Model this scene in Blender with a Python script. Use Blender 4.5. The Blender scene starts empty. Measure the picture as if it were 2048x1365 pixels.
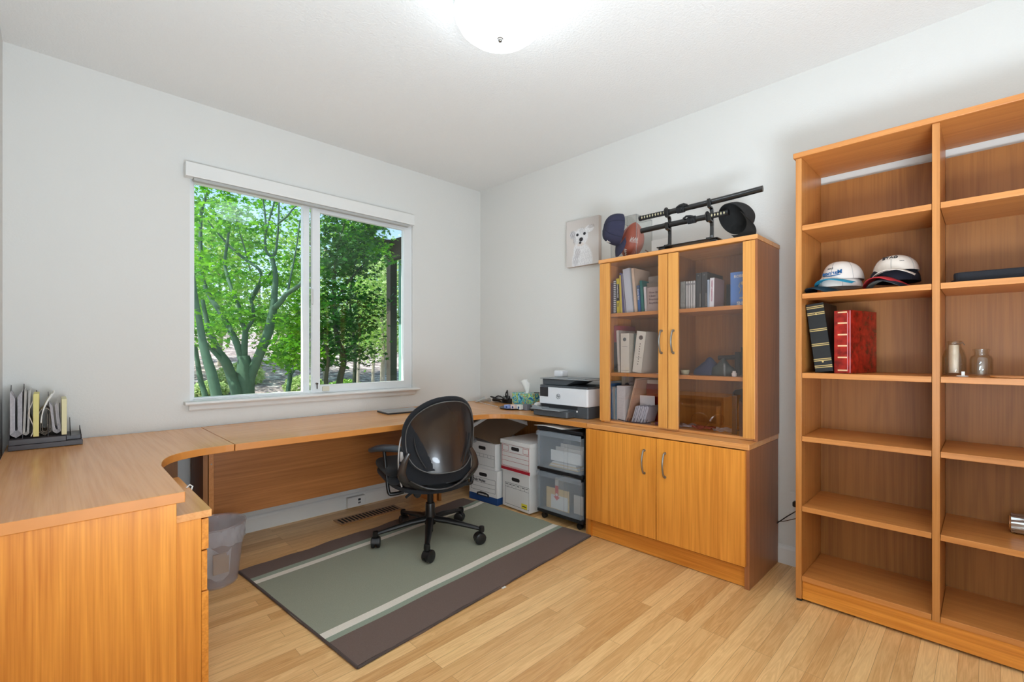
import bpy, bmesh, math, random
import numpy as np
from mathutils import Vector, Matrix
R = math.radians; PI = math.pi
random.seed(7); rng = np.random.default_rng(11)
scene = bpy.context.scene; COL = scene.collection

# ------------------------------------------------------------------ camera
CAM = Vector((-2.952, -3.440, 1.196)); YAW = 44.73; FPX = 936.3
cd = bpy.data.cameras.new('camera'); cam = bpy.data.objects.new('camera', cd); COL.objects.link(cam)
cam.location = CAM; cam.rotation_euler = (R(90), 0, -R(YAW))
cd.sensor_width = 36; cd.sensor_fit = 'HORIZONTAL'; cd.lens = FPX / 2048 * 36
cd.shift_x = -3.75 / 2048; cd.shift_y = 21.6 / 2048; cd.clip_start = 0.02
scene.camera = cam
scene.view_settings.view_transform = 'Standard'; scene.view_settings.look = 'None'
scene.view_settings.gamma = 1; scene.view_settings.use_curve_mapping = False
scene.view_settings.exposure = -0.10

# ------------------------------------------------------------------ sky and sun
w = bpy.data.worlds.new('sky'); scene.world = w; w.use_nodes = True
nt = w.node_tree; bg = nt.nodes['Background']
sky = nt.nodes.new('ShaderNodeTexSky'); sky.sky_type = 'NISHITA'; sky.sun_disc = False
sky.sun_elevation = R(58); sky.sun_rotation = R(-70); sky.altitude = 100; sky.air_density = 1.0; sky.dust_density = 1.5
nt.links.new(sky.outputs[0], bg.inputs[0]); bg.inputs[1].default_value = 0.33
sd = bpy.data.lights.new('sun', 'SUN'); so = bpy.data.objects.new('sun', sd); COL.objects.link(so)
sd.energy = 7.5; sd.angle = R(0.6); sd.color = (1, .96, .88)
so.rotation_euler = Vector((-0.62, 0.10, 1.0)).to_track_quat('Z', 'Y').to_euler(); so.location = (-6, 1, 10)
# added fill light behind the viewpoint, aimed at the ceiling to brighten the room
fd = bpy.data.lights.new('fill_light', 'AREA'); fo = bpy.data.objects.new('fill_light', fd); COL.objects.link(fo)
fd.shape = 'DISK'; fd.size = 1.0; fd.energy = 106; fd.color = (.76, .88, 1); fo.location = (-2.45, -3.85, .70); fo.rotation_euler = Vector((.06, -.34, -1)).to_track_quat('Z', 'Y').to_euler()
LAMP_STRENGTH = 6.5

# ------------------------------------------------------------------ materials
def lin(c):
    return tuple(((x/255)/12.92 if x/255 <= .04045 else ((x/255+.055)/1.055)**2.4) for x in c[:3]) + (1,)
MATS = {}
def new_mat(name):
    m = bpy.data.materials.new(name); m.use_nodes = True
    return m, m.node_tree, m.node_tree.nodes['Principled BSDF']
def N(t, k, **kw):
    n = t.nodes.new(k)
    for a, b in kw.items():
        if a.startswith('i_'): n.inputs[a[2:].replace('_', ' ')].default_value = b
        else: setattr(n, a, b)
    return n
def mat(name, c, rough=.55, metal=0, spec=.5, bump=0, bscale=200, var=0, vscale=8, coat=0, sheen=0):
    if name in MATS: return MATS[name]
    m, t, b = new_mat(name)
    col = lin(c)
    b.inputs['Roughness'].default_value = rough; b.inputs['Metallic'].default_value = metal
    b.inputs['Specular IOR Level'].default_value = spec
    b.inputs['Coat Weight'].default_value = coat
    if sheen: b.inputs['Sheen Weight'].default_value = sheen
    tc = N(t, 'ShaderNodeTexCoord')
    n2 = N(t, 'ShaderNodeTexNoise', i_Scale=vscale, i_Detail=4.)
    t.links.new(tc.outputs['Object'], n2.inputs['Vector'])
    rp = N(t, 'ShaderNodeMix', data_type='RGBA')
    v = max(var, .03)
    rp.inputs[6].default_value = tuple(x*(1-v) for x in col[:3]) + (1,)
    rp.inputs[7].default_value = tuple(min(1, x*(1+v)) for x in col[:3]) + (1,)
    t.links.new(n2.outputs['Fac'], rp.inputs[0]); t.links.new(rp.outputs[2], b.inputs['Base Color'])
    if bump:
        n = N(t, 'ShaderNodeTexNoise', i_Scale=bscale, i_Detail=3.)
        t.links.new(tc.outputs['Object'], n.inputs['Vector'])
        bp = N(t, 'ShaderNodeBump', i_Strength=bump, i_Distance=.002)
        t.links.new(n.outputs['Fac'], bp.inputs['Height']); t.links.new(bp.outputs[0], b.inputs['Normal'])
    MATS[name] = m; return m
def wood(name, axis, c1, c2, rough=.32, scale=1.0, spec=.5, off=0.0):
    """laminate wood, grain running along an axis"""
    if name in MATS: return MATS[name]
    m, t, b = new_mat(name)
    tc = N(t, 'ShaderNodeTexCoord'); mp = N(t, 'ShaderNodeMapping')
    s = {'x': (.35, 6, 6), 'y': (6, .35, 6), 'z': (6, 6, .35)}[axis]
    mp.inputs['Scale'].default_value = tuple(v*scale for v in s); mp.inputs['Location'].default_value = (off, off*1.3, off*.7)
    t.links.new(tc.outputs['Object'], mp.inputs[0])
    n1 = N(t, 'ShaderNodeTexNoise', i_Scale=1.1, i_Detail=1.5, i_Distortion=.25); t.links.new(mp.outputs[0], n1.inputs['Vector'])
    mu = N(t, 'ShaderNodeMath', operation='MULTIPLY'); mu.inputs[1].default_value = 9; t.links.new(n1.outputs['Fac'], mu.inputs[0])
    fr = N(t, 'ShaderNodeMath', operation='PINGPONG'); fr.inputs[1].default_value = .5; t.links.new(mu.outputs[0], fr.inputs[0])
    mp2 = N(t, 'ShaderNodeMapping'); mp2.inputs['Scale'].default_value = {'x': (2, 90, 90), 'y': (90, 2, 90), 'z': (90, 90, 2)}[axis]
    t.links.new(tc.outputs['Object'], mp2.inputs[0])
    n2 = N(t, 'ShaderNodeTexNoise', i_Scale=1.5, i_Detail=3.); t.links.new(mp2.outputs[0], n2.inputs['Vector'])
    a = N(t, 'ShaderNodeMath', operation='MULTIPLY_ADD'); a.inputs[1].default_value = .55; t.links.new(fr.outputs[0], a.inputs[0]); t.links.new(n2.outputs['Fac'], a.inputs[2])
    n3 = N(t, 'ShaderNodeTexNoise', i_Scale=.55, i_Detail=1.); t.links.new(mp.outputs[0], n3.inputs['Vector'])
    a2 = N(t, 'ShaderNodeMath', operation='MULTIPLY_ADD'); a2.inputs[1].default_value = .9; t.links.new(n3.outputs['Fac'], a2.inputs[0]); t.links.new(a.outputs[0], a2.inputs[2])
    cr = N(t, 'ShaderNodeValToRGB'); t.links.new(a2.outputs[0], cr.inputs[0])
    cr.color_ramp.elements[0].position = .75; cr.color_ramp.elements[0].color = lin(c2)
    cr.color_ramp.elements[1].position = 1.30; cr.color_ramp.elements[1].position = 1.0; cr.color_ramp.elements[1].color = lin(c1)
    mr = N(t, 'ShaderNodeMapRange'); mr.inputs['From Min'].default_value = .62; mr.inputs['From Max'].default_value = 1.55
    t.links.new(a2.outputs[0], mr.inputs['Value']); t.links.new(mr.outputs[0], cr.inputs[0])
    cr.color_ramp.elements[0].position = .0; cr.color_ramp.elements[1].position = .75
    t.links.new(cr.outputs[0], b.inputs['Base Color']); b.inputs['Roughness'].default_value = rough; b.inputs['Specular IOR Level'].default_value = spec
    MATS[name] = m; return m
def thin_glass(name, tint=(1, 1, 1), k0=.05, k1=.9, rough=0.0):
    if name in MATS: return MATS[name]
    m, t, b = new_mat(name); t.nodes.remove(b); out = t.nodes['Material Output']
    tr = N(t, 'ShaderNodeBsdfTransparent'); tr.inputs[0].default_value = tuple(tint)+(1,)
    gl = N(t, 'ShaderNodeBsdfGlossy'); gl.inputs['Roughness'].default_value = rough
    lw = N(t, 'ShaderNodeLayerWeight', i_Blend=.5); pw = N(t, 'ShaderNodeMath', operation='POWER'); pw.inputs[1].default_value = 4.
    t.links.new(lw.outputs['Facing'], pw.inputs[0])
    mr = N(t, 'ShaderNodeMapRange'); mr.inputs['To Min'].default_value = k0; mr.inputs['To Max'].default_value = k1
    t.links.new(pw.outputs[0], mr.inputs['Value'])
    mx = N(t, 'ShaderNodeMixShader'); t.links.new(mr.outputs[0], mx.inputs[0]); t.links.new(tr.outputs[0], mx.inputs[1]); t.links.new(gl.outputs[0], mx.inputs[2])
    t.links.new(mx.outputs[0], out.inputs[0]); MATS[name] = m; return m
def frosted(name, c, transp=.45, rough=.3):
    if name in MATS: return MATS[name]
    m, t, b = new_mat(name); out = t.nodes['Material Output']
    b.inputs['Base Color'].default_value = lin(c); b.inputs['Roughness'].default_value = rough
    tr = N(t, 'ShaderNodeBsdfTransparent'); tl = N(t, 'ShaderNodeBsdfTranslucent'); tl.inputs[0].default_value = lin(c)
    m1 = N(t, 'ShaderNodeMixShader'); m1.inputs[0].default_value = .45; t.links.new(b.outputs[0], m1.inputs[1]); t.links.new(tl.outputs[0], m1.inputs[2])
    m2 = N(t, 'ShaderNodeMixShader'); m2.inputs[0].default_value = transp; t.links.new(m1.outputs[0], m2.inputs[1]); t.links.new(tr.outputs[0], m2.inputs[2])
    t.links.new(m2.outputs[0], out.inputs[0]); MATS[name] = m; return m
def leafy(name, c, c2, tr=.45):
    if name in MATS: return MATS[name]
    m, t, b = new_mat(name); out = t.nodes['Material Output']
    g = N(t, 'ShaderNodeNewGeometry'); cr = N(t, 'ShaderNodeMix', data_type='RGBA')
    cr.inputs[6].default_value = lin(c); cr.inputs[7].default_value = lin(c2)
    t.links.new(g.outputs['Random Per Island'], cr.inputs[0]); t.links.new(cr.outputs[2], b.inputs['Base Color'])
    b.inputs['Roughness'].default_value = .45
    tl = N(t, 'ShaderNodeBsdfTranslucent'); t.links.new(cr.outputs[2], tl.inputs[0])
    mx = N(t, 'ShaderNodeMixShader'); mx.inputs[0].default_value = tr
    t.links.new(b.outputs[0], mx.inputs[1]); t.links.new(tl.outputs[0], mx.inputs[2]); t.links.new(mx.outputs[0], out.inputs[0])
    MATS[name] = m; return m
def emit(name, c, s):
    m, t, b = new_mat(name); b.inputs['Base Color'].default_value = lin(c)
    b.inputs['Emission Color'].default_value = lin(c); b.inputs['Emission Strength'].default_value = s; return m
def vcol_mat(name, rough=.6):
    if name in MATS: return MATS[name]
    m, t, b = new_mat(name); a = N(t, 'ShaderNodeVertexColor', layer_name='Col'); t.links.new(a.outputs[0], b.inputs['Base Color'])
    b.inputs['Roughness'].default_value = rough; MATS[name] = m; return m

def wall_mat(name, c, scale, strength):
    m, t, b = new_mat(name); b.inputs['Base Color'].default_value = lin(c); b.inputs['Roughness'].default_value = .75
    b.inputs['Specular IOR Level'].default_value = .25
    tc = N(t, 'ShaderNodeTexCoord'); n = N(t, 'ShaderNodeTexNoise', i_Scale=scale, i_Detail=3., i_Roughness=.6); t.links.new(tc.outputs['Object'], n.inputs['Vector'])
    bp = N(t, 'ShaderNodeBump', i_Strength=strength, i_Distance=.003); t.links.new(n.outputs['Fac'], bp.inputs['Height']); t.links.new(bp.outputs[0], b.inputs['Normal'])
    return m
M_wall = wall_mat('wall_paint', (222, 220, 215), 90, .28)
M_ceil = wall_mat('ceiling_texture_paint', (236, 235, 232), 85, 1.0)
M_white = mat('white_trim_paint', (226, 225, 221), .45)
M_vinyl = mat('white_vinyl', (228, 230, 230), .35)

def floor_mat():
    m, t, b = new_mat('oak_strip_floor')
    tc = N(t, 'ShaderNodeTexCoord')
    br = N(t, 'ShaderNodeTexBrick', offset=.37, offset_frequency=3, squash=1.0)
    br.inputs['Scale'].default_value = 1; br.inputs['Brick Width'].default_value = .95; br.inputs['Row Height'].default_value = .057
    br.inputs['Mortar Size'].default_value = .0007; br.inputs['Mortar Smooth'].default_value = .3
    br.inputs['Color1'].default_value = (0, 0, 0, 1); br.inputs['Color2'].default_value = (1, 1, 1, 1); br.inputs['Mortar'].default_value = (.5, .5, .5, 1)
    t.links.new(tc.outputs['Object'], br.inputs['Vector'])
    sp = N(t, 'ShaderNodeSeparateColor'); t.links.new(br.outputs['Color'], sp.inputs[0])
    # grain shifted per plank
    mp = N(t, 'ShaderNodeMapping'); mp.inputs['Scale'].default_value = (1.3, 16, 1)
    cv = N(t, 'ShaderNodeCombineXYZ'); ml = N(t, 'ShaderNodeMath', operation='MULTIPLY'); ml.inputs[1].default_value = 37.
    t.links.new(sp.outputs[0], ml.inputs[0]); t.links.new(ml.outputs[0], cv.inputs[2]); t.links.new(ml.outputs[0], cv.inputs[0])
    ad = N(t, 'ShaderNodeVectorMath', operation='ADD'); t.links.new(tc.outputs['Object'], mp.inputs[0]); t.links.new(mp.outputs[0], ad.inputs[0]); t.links.new(cv.outputs[0], ad.inputs[1])
    n1 = N(t, 'ShaderNodeTexNoise', i_Scale=1.6, i_Detail=3., i_Distortion=1.2); t.links.new(ad.outputs[0], n1.inputs['Vector'])
    m1 = N(t, 'ShaderNodeMath', operation='MULTIPLY'); m1.inputs[1].default_value = 11; t.links.new(n1.outputs['Fac'], m1.inputs[0])
    pp = N(t, 'ShaderNodeMath', operation='PINGPONG'); pp.inputs[1].default_value = 1; t.links.new(m1.outputs[0], pp.inputs[0])
    mp2 = N(t, 'ShaderNodeMapping'); mp2.inputs['Scale'].default_value = (5, 170, 1); t.links.new(tc.outputs['Object'], mp2.inputs[0])
    n2 = N(t, 'ShaderNodeTexNoise', i_Scale=1.5, i_Detail=3.); t.links.new(mp2.outputs[0], n2.inputs['Vector'])
    mx = N(t, 'ShaderNodeMix', data_type='RGBA'); mx.inputs[6].default_value = lin((250, 206, 144)); mx.inputs[7].default_value = lin((196, 136, 74))
    # plank tone 0..1 mixed with large noise and grain
    s1 = N(t, 'ShaderNodeMath', operation='MULTIPLY_ADD'); s1.inputs[1].default_value = .60; t.links.new(sp.outputs[0], s1.inputs[0])
    s2 = N(t, 'ShaderNodeMath', operation='MULTIPLY'); s2.inputs[1].default_value = .28; t.links.new(pp.outputs[0], s2.inputs[0]); t.links.new(s2.outputs[0], s1.inputs[2])
    s3 = N(t, 'ShaderNodeMath', operation='MULTIPLY_ADD'); s3.inputs[1].default_value = .55; t.links.new(n2.outputs['Fac'], s3.inputs[0]); t.links.new(s1.outputs[0], s3.inputs[2])
    s4 = N(t, 'ShaderNodeMath', operation='SUBTRACT', use_clamp=True); s4.inputs[1].default_value = .30; t.links.new(s3.outputs[0], s4.inputs[0])
    t.links.new(s4.outputs[0], mx.inputs[0])
    dk = N(t, 'ShaderNodeMix', data_type='RGBA'); dk.inputs[7].default_value = lin((120, 78, 42)); t.links.new(mx.outputs[2], dk.inputs[6])
    mf = N(t, 'ShaderNodeMath', operation='MULTIPLY'); mf.inputs[1].default_value = .65; t.links.new(br.outputs['Fac'], mf.inputs[0]); t.links.new(mf.outputs[0], dk.inputs[0])
    t.links.new(dk.outputs[2], b.inputs['Base Color']); b.inputs['Roughness'].default_value = .34
    bp = N(t, 'ShaderNodeBump', i_Strength=.08, i_Distance=.001); t.links.new(n2.outputs['Fac'], bp.inputs['Height']); t.links.new(bp.outputs[0], b.inputs['Normal'])
    return m
M_floor = floor_mat()
LA, LB = (236, 156, 62), (194, 112, 32)     # cherry laminate light / dark
W = {a: wood('cherry_laminate_'+a, a, LA, LB) for a in 'xyz'}
T_ = {a: wood('cherry_top_sheen_'+a, a, (230, 164, 98), (204, 132, 66), rough=.24, spec=.85) for a in 'xyz'}  # less saturated than the fronts, gloss reflections put into the colour
E_ = wood('cherry_edge', 'y', (210, 140, 74), (188, 116, 52), rough=.4)
EX = wood('cherry_edge_x', 'x', (200, 134, 66), (182, 114, 50), rough=.4)
BK = wood('cherry_backboard_shaded', 'z', (166, 108, 50), (134, 82, 34), rough=.5)  # darker cherry for recessed backs, their shade is in the colour
M_metal = mat('brushed_nickel', (150, 146, 140), .3, .9)
M_black = mat('black_plastic', (28, 27, 28), .35)
M_blackm = mat('matte_black', (24, 24, 26), .7)
M_paper = mat('white_paper', (232, 230, 225), .8)
M_pages = mat('book_pages', (226, 218, 200), .85)

# ------------------------------------------------------------------ mesh builder
class MB:
    def __init__(s): s.v = []; s.f = []; s.m = []
    def add(s, vs, fs, mi=0):
        o = len(s.v); s.v += [tuple(p) for p in vs]; s.f += [tuple(i+o for i in f) for f in fs]; s.m += [mi]*len(fs); return s
    def box(s, x0, x1, y0, y1, z0, z1, mi=0):
        x0, x1 = sorted((x0, x1)); y0, y1 = sorted((y0, y1)); z0, z1 = sorted((z0, z1))
        return s.add([(x, y, z) for z in (z0, z1) for y in (y0, y1) for x in (x0, x1)],
                     [(0, 2, 3, 1), (4, 5, 7, 6), (0, 1, 5, 4), (2, 6, 7, 3), (0, 4, 6, 2), (1, 3, 7, 5)], mi)
    def prism(s, poly, a, b, axis='z', mi=0):
        def P(p, h): return {'z': (p[0], p[1], h), 'x': (h, p[0], p[1]), 'y': (p[0], h, p[1])}[axis]
        n = len(poly); vs = [P(p, a) for p in poly] + [P(p, b) for p in poly]
        fs = [tuple(range(n))[::-1], tuple(range(n, 2*n))] + [(i, (i+1) % n, n+(i+1) % n, n+i) for i in range(n)]
        return s.add(vs, fs, mi)
    def tube(s, pts, r, n=10, mi=0, caps=True, sx=1, sy=1):
        pts = [Vector(p) for p in pts]; k = len(pts); rs = r if isinstance(r, (list, tuple)) else [r]*k
        vs = []; up = None
        for i, p in enumerate(pts):
            d = (pts[min(i+1, k-1)]-pts[max(i-1, 0)]); d = d.normalized() if d.length > 1e-9 else Vector((0, 0, 1))
            if up is None: up = Vector((0, 0, 1)) if abs(d.z) < .9 else Vector((0, 1, 0))
            a = d.cross(up)
            if a.length < 1e-5: a = d.cross(Vector((1, 0, 0)))
            a.normalize(); bb = a.cross(d).normalized(); up = bb
            for j in range(n):
                t = 2*PI*j/n; vs.append(p + a*math.cos(t)*rs[i]*sx + bb*math.sin(t)*rs[i]*sy)
        fs = [(i*n+j, i*n+(j+1) % n, (i+1)*n+(j+1) % n, (i+1)*n+j) for i in range(k-1) for j in range(n)]
        if caps: fs += [tuple(range(n))[::-1], tuple(range((k-1)*n, k*n))]
        return s.add(vs, fs, mi)
    def lathe(s, prof, n=28, c=(0, 0, 0), mi=0, axis='z', close=False):
        vs = []; k = len(prof)
        for r, z in prof:
            r = max(r, 1e-4)
            for j in range(n):
                t = 2*PI*j/n; a, b = r*math.cos(t), r*math.sin(t)
                q = {'z': (a, b, z), 'x': (z, a, b), 'y': (b, z, a)}[axis]
                vs.append((q[0]+c[0], q[1]+c[1], q[2]+c[2]))
        kk = k if close else k-1
        fs = [(i*n+j, i*n+(j+1) % n, ((i+1) % k)*n+(j+1) % n, ((i+1) % k)*n+j) for i in range(kk) for j in range(n)]
        if not close: fs += [tuple(range(n))[::-1], tuple(range((k-1)*n, k*n))]
        return s.add(vs, fs, mi)
    def sheet(s, fn, nu, nv, th=0, mi=0, tdir=None):
        """surface fn(u,v) with real thickness th"""
        P = [[Vector(fn(i/nu, j/nv)) for j in range(nv+1)] for i in range(nu+1)]
        vs = [p for r_ in P for p in r_]; q = nv+1
        fs = [(i*q+j, (i+1)*q+j, (i+1)*q+j+1, i*q+j+1) for i in range(nu) for j in range(nv)]
        if th:
            nn = []
            for i in range(nu+1):
                for j in range(nv+1):
                    du = P[min(i+1, nu)][j]-P[max(i-1, 0)][j]; dv = P[i][min(j+1, nv)]-P[i][max(j-1, 0)]
                    m_ = du.cross(dv); m_ = m_.normalized() if m_.length > 1e-12 else Vector((0, 0, 1))
                    nn.append(Vector(tdir) if tdir else m_)
            o = len(vs); vs = vs + [vs[i]-nn[i]*th for i in range(o)]
            fs2 = [tuple(k+o for k in f)[::-1] for f in fs]
            rim = [(i*q, (i+1)*q) for i in range(nu)][::1] + [(nu*q+j, nu*q+j+1) for j in range(nv)] + [((i+1)*q+nv, i*q+nv) for i in reversed(range(nu))] + [(j+1, j) for j in reversed(range(nv))]
            fs = fs + fs2 + [(b, a, a+o, b+o) for a, b in rim]
        return s.add(vs, fs, mi)
    def rbox(s, x0, x1, y0, y1, z0, z1, r=.02, n=5, mi=0, axis='z'):
        """box with rounded vertical corners"""
        if axis == 'z': a0, a1, b0, b1, h0, h1 = x0, x1, y0, y1, z0, z1
        elif axis == 'x': a0, a1, b0, b1, h0, h1 = y0, y1, z0, z1, x0, x1
        else: a0, a1, b0, b1, h0, h1 = x0, x1, z0, z1, y0, y1
        pl = []
        for cx, cy, t0 in ((a1-r, b1-r, 0), (a0+r, b1-r, 90), (a0+r, b0+r, 180), (a1-r, b0+r, 270)):
            for k in range(n+1): t = R(t0+90*k/n); pl.append((cx+r*math.cos(t), cy+r*math.sin(t)))
        return s.prism(pl, h0, h1, axis, mi)
    def xf(s, M): s.v = [tuple(M @ Vector(p)) for p in s.v]; return s
    def join(s, o, mi=None): return s.add(o.v, o.f, mi or 0) if mi is not None else (s.add(o.v, o.f), s)[1]

def build(name, mb, m, parent=None, bevel=0, smooth=False, label=None, sub=0, local=False, seg=2):
    me = bpy.data.meshes.new(name)
    off = Vector((0, 0, 0))
    if parent is not None and not local:
        off = getp(parent)
    me.from_pydata([tuple(Vector(p)-off) for p in mb.v], [], mb.f)
    ms = m if isinstance(m, (list, tuple)) else [m]
    for x in ms: me.materials.append(x)
    if len(ms) > 1: me.polygons.foreach_set('material_index', mb.m)
    bm = bmesh.new(); bm.from_mesh(me); bmesh.ops.recalc_face_normals(bm, faces=bm.faces); bm.to_mesh(me); bm.free()
    if smooth:
        me.polygons.foreach_set('use_smooth', [True]*len(me.polygons))
        me.set_sharp_from_angle(angle=R(smooth if smooth > 1 else 40))
    me.update()
    o = bpy.data.objects.new(name, me); COL.objects.link(o)
    if parent is not None: o.parent = parent
    if bevel:
        b = o.modifiers.new('bevel', 'BEVEL'); b.width = bevel; b.segments = seg; b.limit_method = 'ANGLE'; b.angle_limit = R(50)
    if sub:
        b = o.modifiers.new('sub', 'SUBSURF'); b.levels = sub; b.render_levels = sub
    if label: o['label'] = label
    return o
def edge_band(o, m):
    o.data.materials.append(m)
    for p in o.data.polygons:
        if abs(p.normal.z) < .3: p.material_index = len(o.data.materials)-1
    return o
def getp(o):
    v = Vector((0, 0, 0))
    while o is not None: v = v + Vector(o.location); o = o.parent
    return v
def tag(o, label, cat, group=None, kind=None):
    if label: o['label'] = label
    if cat: o['category'] = cat
    if group: o['group'] = group
    if kind: o['kind'] = kind
    return o
def thing(name, label, cat, loc=(0, 0, 0), rz=0, group=None, rot=None):
    o = bpy.data.objects.new(name, None); COL.objects.link(o); o.empty_display_size = .05
    o.location = loc; o.rotation_euler = rot or (0, 0, rz); return tag(o, label, cat, group)
def single(name, mb, m, label, cat, loc=(0, 0, 0), rot=(0, 0, 0), group=None, **kw):
    """thing that is one mesh, given in its own coordinates"""
    o = build(name, mb, m, None, **kw); o.location = loc; o.rotation_euler = rot; return tag(o, label, cat, group)
def single_w(name, mb, m, label, cat, org, group=None, **kw):
    """thing that is one mesh, given in world coordinates; origin moved to org"""
    mb.xf(Matrix.Translation(-Vector(org))); return single(name, mb, m, label, cat, org, group=group, **kw)
def struct(name, mb, m, parent=None, **kw):
    o = build(name, mb, m, parent, **kw)
    if parent is None: o['kind'] = 'structure'
    return o
def text_mb(s, size, depth=.0006, align='LEFT', mi=0, bold=0):
    cu = bpy.data.curves.new('t', 'FONT'); cu.body = s; cu.size = size; cu.extrude = depth; cu.align_x = align; cu.resolution_u = 2; cu.offset = bold
    o = bpy.data.objects.new('t', cu); COL.objects.link(o)
    dg = bpy.context.evaluated_depsgraph_get(); me = bpy.data.meshes.new_from_object(o.evaluated_get(dg))
    mb = MB().add([tuple(v.co) for v in me.vertices], [tuple(p.vertices) for p in me.polygons], mi)
    bpy.data.objects.remove(o); bpy.data.curves.remove(cu); bpy.data.meshes.remove(me); return mb
# text frames: columns = text x, text y, text normal
def frame(ex, ey, org):
    ex, ey = Vector(ex).normalized(), Vector(ey).normalized(); ez = ex.cross(ey).normalized()
    M = Matrix((ex, ey, ez)).transposed().to_4x4(); M.translation = Vector(org); return M
FACE_NX = lambda org: frame((0, -1, 0), (0, 0, 1), org)          # on a face looking to -x
DOWN_NX = lambda org: frame((0, 0, -1), (0, -1, 0), org)         # reads downwards on a spine looking to -x
FACE_NY = lambda org: frame((1, 0, 0), (0, 0, 1), org)           # on a face looking to -y
def ray_dir(px, py):
    y = R(YAW); f = Vector((math.sin(y), math.cos(y), 0)); r = Vector((math.cos(y), -math.sin(y), 0))
    return f + r*((px-1027.75)/FPX) + Vector((0, 0, 1))*((704.1-py)/FPX)
def at(px, py, d): return CAM + ray_dir(px, py)*d        # a point d metres in front of the viewpoint
# ------------------------------------------------------------------ the room
H = 2.74; XL = -3.12; YN = -4.5
struct('floor', MB().box(XL-.14, .14, YN-.14, .16, -.12, 0), M_floor)
struct('ceiling', MB().box(XL-.14, .14, YN-.14, .16, H, H+.12), M_ceil)
struct('wall_right', MB().box(0, .14, YN, 0, 0, H), M_wall)
struct('wall_left', MB().box(XL-.14, XL, YN, 0, 0, H), M_wall)
struct('wall_near', MB().box(XL-.14, .14, YN-.14, YN, 0, H), M_wall)
OX0, OX1, OZ0, OZ1 = -2.345, -.755, .885, 2.30
m = MB().box(XL-.14, OX0, 0, .16, 0, H).box(OX1, .14, 0, .16, 0, H).box(OX0, OX1, 0, .16, 0, OZ0).box(OX0, OX1, 0, .16, OZ1, H)
struct('wall_far', m, M_wall)
def base_prof(): return [(0, 0), (.014, 0), (.014, .085), (.010, .098), (.004, .105), (0, .105)]
m = MB().prism([(-a, b) for a, b in base_prof()], XL, 0, 'x'); struct('baseboard_far', m, M_white)
m = MB().add([], []); pr = [(-a, b) for a, b in base_prof()]; m.prism(pr, YN, -.014, 'y'); struct('baseboard_right', m, M_white)
m = MB().prism([(XL+a, b) for a, b in base_prof()], YN, -.014, 'y'); struct('baseboard_left', m, M_white)

# window: fixed pane left, sliding sash with insect screen right
win = bpy.data.objects.new('window_1', None); COL.objects.link(win); win.location = (-1.55, .04, .9); win['kind'] = 'structure'
f = MB()
f.box(OX0, OX0+.035, .055, .12, OZ0, OZ1).box(OX1-.04, OX1, .055, .12, OZ0, OZ1).box(OX0+.035, OX1-.04, .055, .12, OZ1-.035, OZ1).box(OX0+.035, OX1-.04, .055, .12, OZ0, OZ0+.022)
f.box(-1.645, -1.60, .056, .10, OZ0+.022, OZ1-.035)
f.box(OX0, OX0+.022, .018, .0549, OZ0, OZ1).box(OX1-.022, OX1, .018, .0549, OZ0, OZ1).box(OX0+.022, OX1-.022, .018, .0549, OZ1-.022, OZ1).box(OX0+.022, OX1-.022, .018, .0549, OZ0, OZ0+.012)
build('window_frame', f, M_vinyl, win)
build('glass_pane', MB().box(OX0+.03, -1.64, .066, .070, OZ0+.02, OZ1-.03), thin_glass('window_glass', (.96, .99, .97), .020, .6), win, label='fixed left pane reflecting the ceiling lamp')
s = MB(); sx0, sx1, sz0, sz1 = -1.595, OX1-.0225, OZ0+.0125, OZ1-.0225
s.box(sx0, sx0+.055, .015, .05, sz0, sz1).box(sx1-.055, sx1, .015, .05, sz0, sz1).box(sx0+.055, sx1-.055, .0155, .05, sz1-.055, sz1).box(sx0+.055, sx1-.055, .0155, .05, sz0, sz0+.055)
build('sliding_sash', s, M_vinyl, win)
build('glass_pane', MB().box(sx0+.05, sx1-.05, .030, .034, sz0+.05, sz1-.05), thin_glass('sash_glass', (.93, .97, .95), .02, .6), win)
g = MB().rbox(-1.612, -1.598, 1.52, 1.66, -.004, .016, r=.006, axis='y')
g.v = [(x, y, z) for x, y, z in g.v]
build('sash_latch', MB().rbox(-1.608, -1.592, -.002, .015, 1.54, 1.65, r=.005), mat('latch_white', (205, 205, 202), .35), win, bevel=.003)
build('key_lock', MB().lathe([(.006, -.008), (.006, .014)], 12, (-1.567, 0, .963), axis='y').box(-1.570, -1.564, -.004, .0, .925, .962), mat('dark_steel', (70, 68, 66), .4, .6), win)
build('alarm_sensor', MB().rbox(-1.525, -1.475, -.0, .016, .905, .94, r=.006, axis='y'), mat('sensor_cream', (214, 206, 186), .5), win, bevel=.002)
build('reveal_liner', MB().box(OX0, OX0+.003, 0, .02, OZ0, OZ1).box(OX1-.003, OX1, 0, .02, OZ0, OZ1), M_white, win)
sl = MB().prism([(-.055, .872), (-.060, .879), (-.058, .888), (-.05, .892), (.02, .892), (.02, .872)], -2.375, -.72, 'x')
build('window_sill', sl, M_white, win)
build('apron', MB().prism([(-.0, .835), (-.016, .835), (-.020, .842), (-.020, .862), (-.026, .872), (0, .872)], -2.35, -.745, 'x'), M_white, win)
va = thing('window_valance', 'white boxed blind valance mounted across the top of the window', 'valance', (-1.55, 0, 2.26))
build('box', MB().box(-2.375, -.775, -.062, 0, 2.258, 2.345), M_white, va, bevel=.004)
build('blind_roll', MB().box(-2.33, -.82, -.05, -.012, 2.240, 2.257), mat('blind_grey', (176, 176, 172), .6), va, label='grey edge of the raised blind')

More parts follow.
